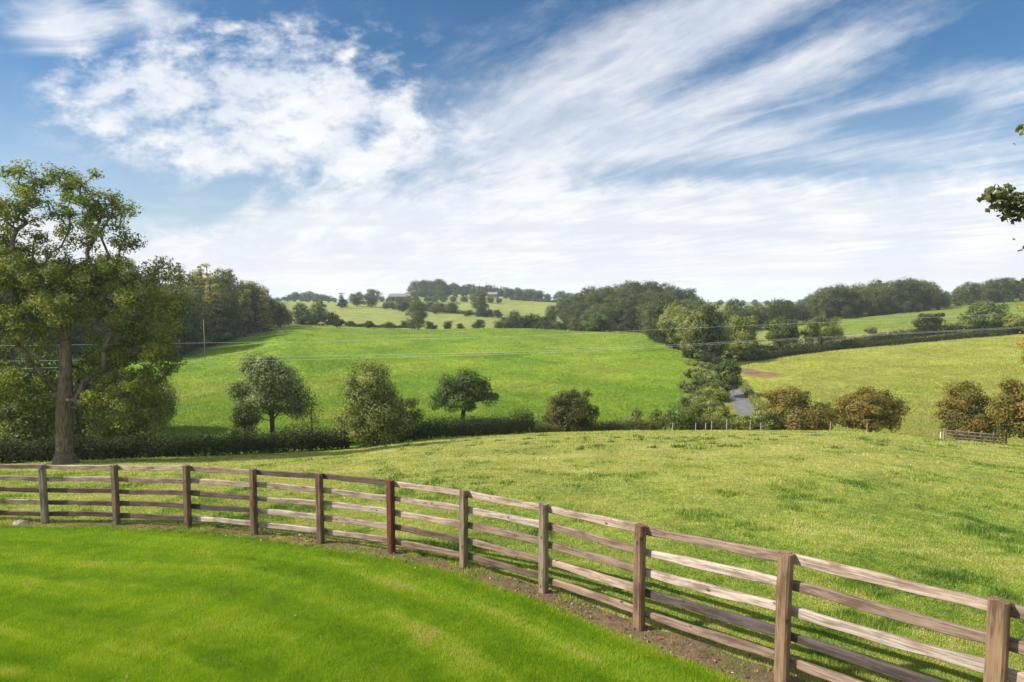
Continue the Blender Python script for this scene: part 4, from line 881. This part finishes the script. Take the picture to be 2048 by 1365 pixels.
hedge('hedge', line([(1060, 51.5), (1150, 52.5), (1215, 52.5), (1320, 53)]), 1.25, 1.6, 14000, .12, 'low straggly hedge under the round hawthorn and pointed sapling', 'twig', seed=6)
hedge('hedge', line([(1380, 53.5), (1470, 53), (1540, 52.5), (1640, 52.5)]), 1.6, 1.6, 16000, .12, 'low leafy hedge behind the pale fence posts', 'olive', seed=7)
def gl(pp): return [tuple(hit(px, py, y0)[:2]) for px, py, y0 in pp]
hedge('hedge', gl([(1475, 722, 100), (1520, 722, 100), (1600, 709, 100), (1700, 698, 100), (1800, 689, 100), (1900, 680, 100), (2040, 668, 100), (2200, 655, 100)]), 2.1, 2.2, 30000, .28, 'nearer trimmed hedge of the double hedge along the lane on the right', seed=8)
hedge('hedge', gl([(1482, 765, 70), (1494, 785, 70), (1512, 808, 62), (1535, 832, 60)]), .9, 1.3, 6000, .2, 'low rough hedge bank along the right verge of the lane', 'olive', seed=12)
UP = [(px, Yv) for px, Yv in ((1470, 152), (1560, 152), (1660, 155), (1760, 160), (1860, 164), (1960, 166), (2060, 166), (2200, 166))]
hedge('hedge', [(ray(px, 690)[0] * Yv, Yv) for px, Yv in UP], 3.3, 2.4, 32000, .30, 'farther dark hedge of the double hedge on the right', seed=9)
hedge('hedge', [(ray(px, 640)[0] * Yv, Yv) for px, Yv in ((690, 292), (760, 291), (830, 290))], lambda f: 2.3 + .8 * np.sin(np.asarray(f) * 23.0), 2.4, 7000, .42, 'low dark hedge across the first far field beyond the brow', seed=13, stems=False)
hedge('hedge', [(ray(px, 600)[0] * Yv, Yv) for px, Yv in ((1020, 640), (1080, 640), (1150, 640))], 3.0, 3.0, 4000, .8, 'thin distant hedge along the top of the bright far field', seed=10, stems=False)
hedge('hedge', [(ray(px, 620)[0] * Yv, Yv) for px, Yv in ((850, 440), (920, 425), (985, 405))], 3.0, 3.0, 4500, .7, 'distant dark hedge crossing the far fields left of the bright one', seed=11, stems=False)

# ------------------------------------------------------------------ the lane
def lane():
    pp = [(1625, 905, 62.0), (1560, 872, 66.0), (1512, 842, 74.0), (1488, 812, 84.0), (1470, 782, 95.0), (1456, 758, 108.0), (1442, 740, 122.0), (1428, 728, 134.0)]
    ctr = np.array([(ray(px, py)[0] * Y, Y) for px, py, Y in pp]); d = np.r_[0, np.cumsum(np.linalg.norm(np.diff(ctr, axis=0), axis=1))]
    s = np.linspace(0, d[-1], 120); c = np.stack([hermite(d, ctr[:, 0], s), hermite(d, ctr[:, 1], s)], 1); t = np.gradient(c, axis=0); t /= np.linalg.norm(t, axis=1)[:, None]; nr = np.stack([-t[:, 1], t[:, 0]], 1)
    W = 9; V = []
    for i in range(len(c)):
        zc = gz1(c[i, 0], c[i, 1])
        for j in range(W):
            o = -1.45 + 2.9 * j / (W - 1); p = c[i] + nr[i] * o; V.append((p[0], p[1], gz1(p[0], p[1]) + .10 - .02 * abs(o)))
    Fc = [(i*W+j, i*W+j+1, (i+1)*W+j+1, (i+1)*W+j) for i in range(len(c)-1) for j in range(W-1)]
    m, g = mat_new('asphalt'); tcn = g.new('ShaderNodeTexCoord'); n = g.noise(tcn.outputs['Object'], 1.2, 5.0, .6); n2 = g.noise(tcn.outputs['Object'], 25.0, 3.0)
    col = g.ramp(n * .6 + n2 * .4, [(.3, (.075, .075, .09)), (.55, (.125, .122, .14)), (.75, (.19, .175, .175))])
    me = np_mesh('lane', np.array(V), np.array(Fc), finish(m, g, principled(g, col, .75, .4, n2, .3, .01)), None, True)
    tag(link('lane', me), None, None, None, 'structure')
lane()

# ------------------------------------------------------------------ small things
def plain(name, c, rough=.7, var=.25, sc=6.0, metal=0.0):
    m, g = mat_new(name); tcn = g.new('ShaderNodeTexCoord'); n = g.noise(tcn.outputs['Object'], sc, 5.0, .6)
    v = g.smooth(n, .3, .7, 1 - var, 1 + var); return finish(m, g, principled(g, g.mix(1.0, c, g.xyz(v, v, v), 'MULTIPLY'), rough, .3, n, .3, .01))
M_PALE = plain('pale_timber', (.26, .225, .17)); M_GREYT = plain('grey_timber', (.20, .165, .125)); M_WHITE = plain('white_paint', (.75, .75, .74), .5, .08); M_WIRE = plain('aluminium_wire', (.50, .52, .50), .35, .05)
M_ROOF = plain('pale_roof_sheet', (.17, .165, .16), .8, .25); M_WALL = plain('barn_wall', (.12, .10, .09)); M_STONE = plain('limestone', (.22, .20, .175), .9, .5, 24.0); M_GLASSD = plain('dark_opening', (.03, .03, .035), .4, .1)
# wire fence with pale stakes on the pasture crest
wf = None
stk = [(1391, 858, 11), (1411, 858, 9), (1423, 861, 17), (1453, 862, 20), (1500, 861, 18), (1521, 861, 9), (1345, 861, 12), (1660, 866, 16), (1733, 872, 16)]
stk.sort(); base = None
for px, py, hpx in stk:
    Y = 49.2; x = ray(px, py)[0] * Y; z = gz1(x, Y)
    if wf is None:
        base = np.array((x, Y, z)); wf = empty('wire_fence', base, 'post and wire fence with thin pale stakes along the pasture crest by the lane', 'fence'); prev = None
    b = MB(); H = max(.6, hpx / F * Y * 1.1); q = np.array((x, Y, z)) - base
    b.tube([q + np.array((0, 0, -.2)), q + np.array((.01, 0, H * .5)), q + np.array((.02, .01, H)), q + np.array((.02, .01, H + .03))], [.04, .038, .036, .012], 8)
    link('stake', b.mesh('stake', M_PALE, False), wf)
    if prev is not None:
        for hz_ in (.35, .65): 
            w = MB(); w.tube([prev + np.array((0, 0, hz_)), (prev + q) / 2 + np.array((0, 0, hz_ - .02)), q + np.array((0, 0, hz_))], .0022, 4); link('wire', w.mesh('wire', M_GREYT), wf)
    prev = q
# short wooden rails by the rust-red hawthorn
def small_rails():
    Y = 46.3; p0 = at(1888, 880, Y); p1 = at(2012, 884, Y); z0, z1 = gz1(p0[0], Y), gz1(p1[0], Y); e = empty('rail_fence', (p0[0], Y, z0), 'low grey wooden rail fence under the rust-red hawthorn at the right', 'fence')
    n = 6; L = p1[0] - p0[0]
    for i in range(n):
        x = L * i / (n - 1); z = z0 + (z1 - z0) * i / (n - 1) - z0; b = MB(); b.box((x, 0, z + .36), (.10, .09, 1.0)); b.box((x, 0, z + .875), (.085, .075, .03)); link('post', b.mesh('post', M_GREYT), e)
        if i < n - 1:
            zn = z0 + (z1 - z0) * (i + 1) / (n - 1) - z0
            for hgt in (.22, .48, .74):
                w = MB(); w.tube([(x + .05, -.065, z + hgt), (x + L / (n - 1) / 2, -.068, (z + zn) / 2 + hgt - .01), (x + L / (n - 1) - .05, -.065, zn + hgt)], [.045, .05, .045], 6); link('rail', w.mesh('rail', M_GREYT), e)
small_rails()
for k, (px, wd) in enumerate(((1881, 'left one of two white stakes in the valley by the rust-red hawthorn'), (1919, 'right one of two white stakes in the valley by the rust-red hawthorn'))):
    Y = 56.0; x = ray(px, 870)[0] * Y; z = gz1(x, Y); H = at(px, 864, Y)[2] - z; b = MB(); b.tube([(0, 0, -.2), (0, 0, H * .5), (0, 0, H), (0, 0, H + .05)], [.04, .036, .034, .012], 8)
    o = link('stake', b.mesh('stake', M_WHITE)); o.location = (x, Y, z); tag(o, wd, 'stake', 'white stakes in the valley')
# white verge marker on the lane
p = hit(1467, 796, 72); b = MB(); b.box((0, 0, .45), (.14, .05, 1.1)); b.box((0, 0, 1.05), (.34, .055, .34)); o = link('marker_post', b.mesh('marker_post', M_WHITE)); o.location = (p[0], p[1], p[2]); tag(o, 'white marker board on a post at the left verge of the lane', 'marker')
# stone lying by the left end of the fence
def stone():
    p = hit(40, 1052, 5); rng = np.random.RandomState(2); import bmesh
    bm = bmesh.new(); bmesh.ops.create_icosphere(bm, subdivisions=3, radius=1.0)
    for v in bm.verts:
        d = v.co.normalized(); n = 0.75 + .5 * fbm(np.array([d.x * 1.7 + 3]), np.array([d.y * 1.7 + d.z * 1.9]), 3)[0]; v.co = Vector((d.x * n * .15, d.y * n * .10, d.z * n * .07))
    me = bpy.data.meshes.new('stone'); bm.to_mesh(me); bm.free(); me.materials.append(M_STONE); o = link('stone', me); o.location = (p[0], p[1], p[2] + .035); tag(o, 'pale grey stone lying in the grass under the left end of the timber fence', 'stone')
stone()
# power lines across the valley
for k, (pts, wd) in enumerate((
    ([(-500, 703, 40), (0, 692, 42), (560, 684, 46), (1000, 674, 50), (1350, 658, 54), (1650, 645, 58), (2048, 626, 63), (2500, 598, 70)], 'uppermost overhead cable crossing in front of the ash and the hill'),
    ([(-500, 731, 40), (0, 723, 42), (560, 714, 46), (1000, 705, 50), (1350, 690, 54), (1650, 674, 58), (2048, 654, 63), (2500, 628, 70)], 'middle overhead cable crossing in front of the ash and the hill'),
    ([(-500, 752, 38.5), (0, 739, 40.5), (560, 721, 45), (1000, 709, 50), (1350, 693, 55), (1650, 676.5, 60), (2048, 656, 66), (2500, 632, 74)], 'lowest overhead cable crossing in front of the ash and the hill'))):
    P = np.array([at(*q) for q in pts]); d = P[:, 0]; xs = np.linspace(d[0], d[-1], 120)
    w = MB(); w.tube([(x_, hermite(d, P[:, 1], np.array([x_]))[0], hermite(d, P[:, 2], np.array([x_]))[0]) for x_ in xs], .0085, 6)
    tag(link('power_cable', w.mesh('power_cable', M_WIRE, True)), wd, 'cable', 'overhead power cables')
# thin pole at the wood's edge
p = hit(410, 719, 60); H = at(410, 640, p[1])[2] - p[2]; e = empty('utility_pole', p, 'thin pole standing at the front edge of the left wood', 'pole')
b = MB(); b.tube([(0, 0, -.5), (0, 0, H * .5), (0, 0, H)], [.09, .08, .06], 8); link('pole', b.mesh('pole', M_GREYT, True), e); b = MB(); b.box((0, -.14, H - .3), (.5, .08, .09)); link('crossarm', b.mesh('crossarm', M_GREYT), e)
# farm buildings on the ridge
def barn(px, ybase, Y, L, W, H, rise, label, rz):
    x = ray(px, ybase)[0] * Y; z = gz1(x, Y); e = empty('barn', (x, Y, z), label, 'barn', None, rz)
    b = MB(); b.box((0, 0, H / 2 - .5), (L, W, H + 1)); b.add([(-L/2, -W/2, H), (-L/2, W/2, H), (-L/2, 0, H + rise), (L/2, -W/2, H), (L/2, W/2, H), (L/2, 0, H + rise)], [(0, 2, 1), (3, 4, 5)]); link('wall', b.mesh('wall', M_WALL), e)
    b = MB()
    for s in (-1, 1):
        V = []
        for xx in (-L/2 - .4, L/2 + .4):
            for dz_ in (0, .15): V += [(xx, s * (W/2 + .5), H - .2 + dz_), (xx, 0, H + rise + .02 + dz_)]
        b.add(V, [(0, 1, 3, 2), (4, 6, 7, 5), (0, 4, 5, 1), (2, 3, 7, 6), (0, 2, 6, 4)])
    link('roof', b.mesh('roof', M_ROOF), e)
    for k in range(3):
        b = MB(); b.box((-L * .3 + k * L * .3, -W/2 - .03, H * .42), (L * .14, .1, H * .7)); link('door', b.mesh('door', M_GLASSD), e)
barn(800, 603, 600, 20, 9, 4.5, 2.8, 'long pale-roofed barn among trees left of the distant ridge wood', .15)
barn(986, 598, 655, 10, 6, 3.5, 2.0, 'small pale-roofed building in front of the distant conifers', -.2)
# cattle on the brow
def cow_mesh():
    V = [(-.75, 0, 1.12), (-.25, 0, 1.10), (.35, 0, 1.12), (.72, 0, 1.18), (1.02, 0, 1.10), (1.28, 0, .84), (1.48, 0, .62),
         (-.72, .2, .78), (-.80, .2, .42), (-.74, .2, 0.03), (-.72, -.2, .78), (-.74, -.2, .42), (-.66, -.2, 0.03), (.52, .2, .72), (.52, .2, .38), (.50, .2, 0.03), (.56, -.2, .72), (.60, -.2, .38), (.62, -.2, 0.03), (-.98, 0, 1.10), (-1.06, 0, .55),
         (1.10, .24, 1.05), (1.10, -.24, 1.05)]
    Ed = [(0,1),(1,2),(2,3),(3,4),(4,5),(5,6),(0,7),(7,8),(8,9),(0,10),(10,11),(11,12),(2,13),(13,14),(14,15),(2,16),(16,17),(17,18),(0,19),(19,20),(4,21),(4,22)]
    rd = [.34,.38,.36,.27,.17,.13,.10,.16,.08,.065,.16,.08,.065,.14,.075,.06,.14,.075,.06,.06,.04,.05,.05]
    me = bpy.data.meshes.new('cow'); me.from_pydata(V, Ed, []); me.update(); return me, rd
cme, crd = cow_mesh()
M_BLACK = plain('black_hide', (.018, .016, .016), .6); M_TAN = plain('tan_hide', (.30, .19, .10), .6); M_BRN = plain('brown_hide', (.09, .052, .036), .6)
def cow(px, py, mat, rz, label):
    p = hit(px, py, 150); me = cme.copy(); o = link('cow', me); o.location = (p[0], p[1], p[2]); o.rotation_euler = (0, 0, rz); o.scale = (1.1, 1.1, 1.1)
    me.materials.append(mat); sk = o.modifiers.new('skin', 'SKIN'); sv = me.skin_vertices[0] if me.skin_vertices else None
    if sv is None:
        bpy.context.view_layer.objects.active = o; bpy.ops.mesh.customdata_skin_add() if hasattr(bpy.ops.mesh, 'customdata_skin_add') else None; sv = me.skin_vertices[0]
    for i, r_ in enumerate(crd): sv.data[i].radius = (r_, r_)
    sv.data[0].use_root = True; o.modifiers.new('sub', 'SUBSURF').levels = 2; o.modifiers['sub'].render_levels = 2
    tag(o, label, 'cow', 'cattle grazing on the brow')
cow(587, 646, M_BLACK, .3, 'black cow grazing nearest the left wood'); cow(594, 649, M_BRN, 3.0, 'brown cow just right of the black cow by the wood'); cow(617, 652, M_BLACK, .1, 'black cow between the brown and the tan cow on the brow')
cow(645, 654, M_TAN, 3.3, 'tan cow on the brow of the hill'); cow(677, 657, M_BLACK, 1.2, 'rightmost black cow standing end-on, below the dark clump')

# ------------------------------------------------------------------ maple reaching in from the right
def maple():
    x0, y0 = 9.6, 7.2; z0 = gz1(x0, y0); rng = np.random.RandomState(8); Y = 7.0
    def Q(px, py, dy=0): p = at(px, py, Y + dy); return p - np.array((x0, y0, z0))
    blobs = [(.2, 0, 6.4, 2.6, 2.8, 2.4), (.4, 1, 4.6, 2.5, 2.6, 1.6), (.6, -1, 8.0, 2.0, 2.2, 1.6)]
    (tv, tf), (lv, lf, ti) = gen_tree(81, blobs, 90, .65, 60, .1, .08, [(0, 0, -.3), (.02, 0, .8), (.05, 0, 2.0), (.1, 0, 3.4), (.15, 0, 5.0), (.2, 0, 7.0)], .22, sides=8, minr=.012)
    # the limb that shows in the photo
    c1 = [Q(2230, 340), Q(2150, 372), Q(2090, 390), Q(2040, 398), Q(2005, 398), Q(1978, 392)]
    limbs = [([np.array((.1, 0, 4.4)), np.array((-1.2, 0, 5.0))] + c1, np.linspace(.07, .006, 8)), ([Q(2090, 390), Q(2050, 412), Q(2018, 428)], [.012, .008, .004]), ([Q(2040, 398), Q(2015, 385), Q(2008, 372)], [.008, .005, .003]), ([Q(2005, 398), Q(1990, 408), Q(1972, 398)], [.006, .004, .003]), ([Q(2060, 405), Q(2045, 424), Q(2040, 440)], [.008, .005, .003]), ([Q(2110, 250), Q(2075, 252), Q(2046, 250)], [.02, .012, .005]), ([np.array((.15, 0, 5.2)), np.array((-1.0, 0, 6.0)), Q(2110, 250)], [.07, .04, .02])]
    segs = []
    for P, r_ in limbs:
        for i in range(len(P) - 1): segs.append((np.array(P[i]), np.array(P[i+1]), r_[i], r_[i+1]))
    v2, f2 = frusta(segs, 6); f2 = f2 + len(tv); tv = np.concatenate([tv, v2]); tf = np.concatenate([tf, f2])
    cen = []
    for (px, py, n, s) in ((1982, 384, 24, .10), (2000, 398, 30, .12), (2025, 402, 46, .14), (1990, 408, 22, .10), (2012, 380, 10, .08), (2020, 425, 26, .10), (2040, 430, 26, .10), (2060, 420, 40, .15), (1970, 394, 12, .06), (2045, 400, 36, .13), (2100, 400, 60, .25), (2160, 370, 70, .3), (2046, 252, 5, .05), (2090, 255, 30, .2)):
        for _ in range(n): cen.append(Q(px, py) + rng.uniform(-1.25, 1.25, 3) * s * np.array((.6, 1.0, .5)))
    for b in range(2600):
        k = rng.randint(3); d = rng.randn(3); d /= np.linalg.norm(d); cen.append(np.array(blobs[k][:3]) + d * np.array(blobs[k][3:6]) * rng.rand() ** .3)
    cen = np.array(cen); n = len(cen)
    # five-lobed leaf: outline fan
    ang = np.array([-90, -40, -15, 15, 40, 62, 90, 118, 140, 165, 195, 220]) * math.pi / 180; rd = np.array([.25, .48, .36, 1.0 * .62, .40, .50, 1.0 * .72, .50, .40, .62, .36, .48])
    ox_, oy_ = np.cos(ang) * rd, np.sin(ang) * rd; K = len(ang)
    nn = rng.randn(n, 3) * .8 + np.array((-.2, -.5, .7)); nn /= np.linalg.norm(nn, axis=1)[:, None]; t = rng.randn(n, 3); t[:, 2] -= 1.0; t -= nn * (t * nn).sum(1)[:, None]; t /= np.linalg.norm(t, axis=1)[:, None]; b = np.cross(nn, t); s = (.066 * (.7 + .6 * rng.rand(n)))[:, None]
    V = np.empty((n, K + 1, 3)); V[:, K] = cen
    for i in range(K): V[:, i] = cen + (b * ox_[i] + t * oy_[i]) * s + nn * (-.018 * rd[i])
    Fc = np.array([(K, i, (i + 1) % K) for i in range(K)]); Fc = (Fc[None] + (np.arange(n) * (K + 1))[:, None, None]).reshape(-1, 3)
    e = empty('maple_tree', (x0, y0, z0), 'leafy maple branch reaching in from a tree beyond the right edge of the sky', 'tree')
    link('trunk', np_mesh('trunk', tv, tf, BARK, None, True), e)
    link('crown', np_mesh('crown', V.reshape(-1, 3), Fc, LM['maple'], np.repeat(np.clip(.45 + .25 * rng.randn(n), 0, 1), K)), e)
maple()

# ------------------------------------------------------------------ the air
HAZE = 0.00016
if HAZE:
    z0 = float(GZ.min()) - 1.0; z1 = 34.0; b = MB(); b.box((0, 1280, (z0 + z1) / 2), (9800, 2760, z1 - z0))
    m, g = mat_new('air'); v = g.new('ShaderNodeVolumePrincipled'); v.inputs['Color'].default_value = (.72, .86, 1.0, 1); v.inputs['Density'].default_value = HAZE; v.inputs['Anisotropy'].default_value = 0.0
    o = g.new('ShaderNodeOutputMaterial'); g.nt.links.new(v.outputs[0], o.inputs['Volume'])
    tag(link('haze', b.mesh('haze', m)), None, None, None, 'stuff')
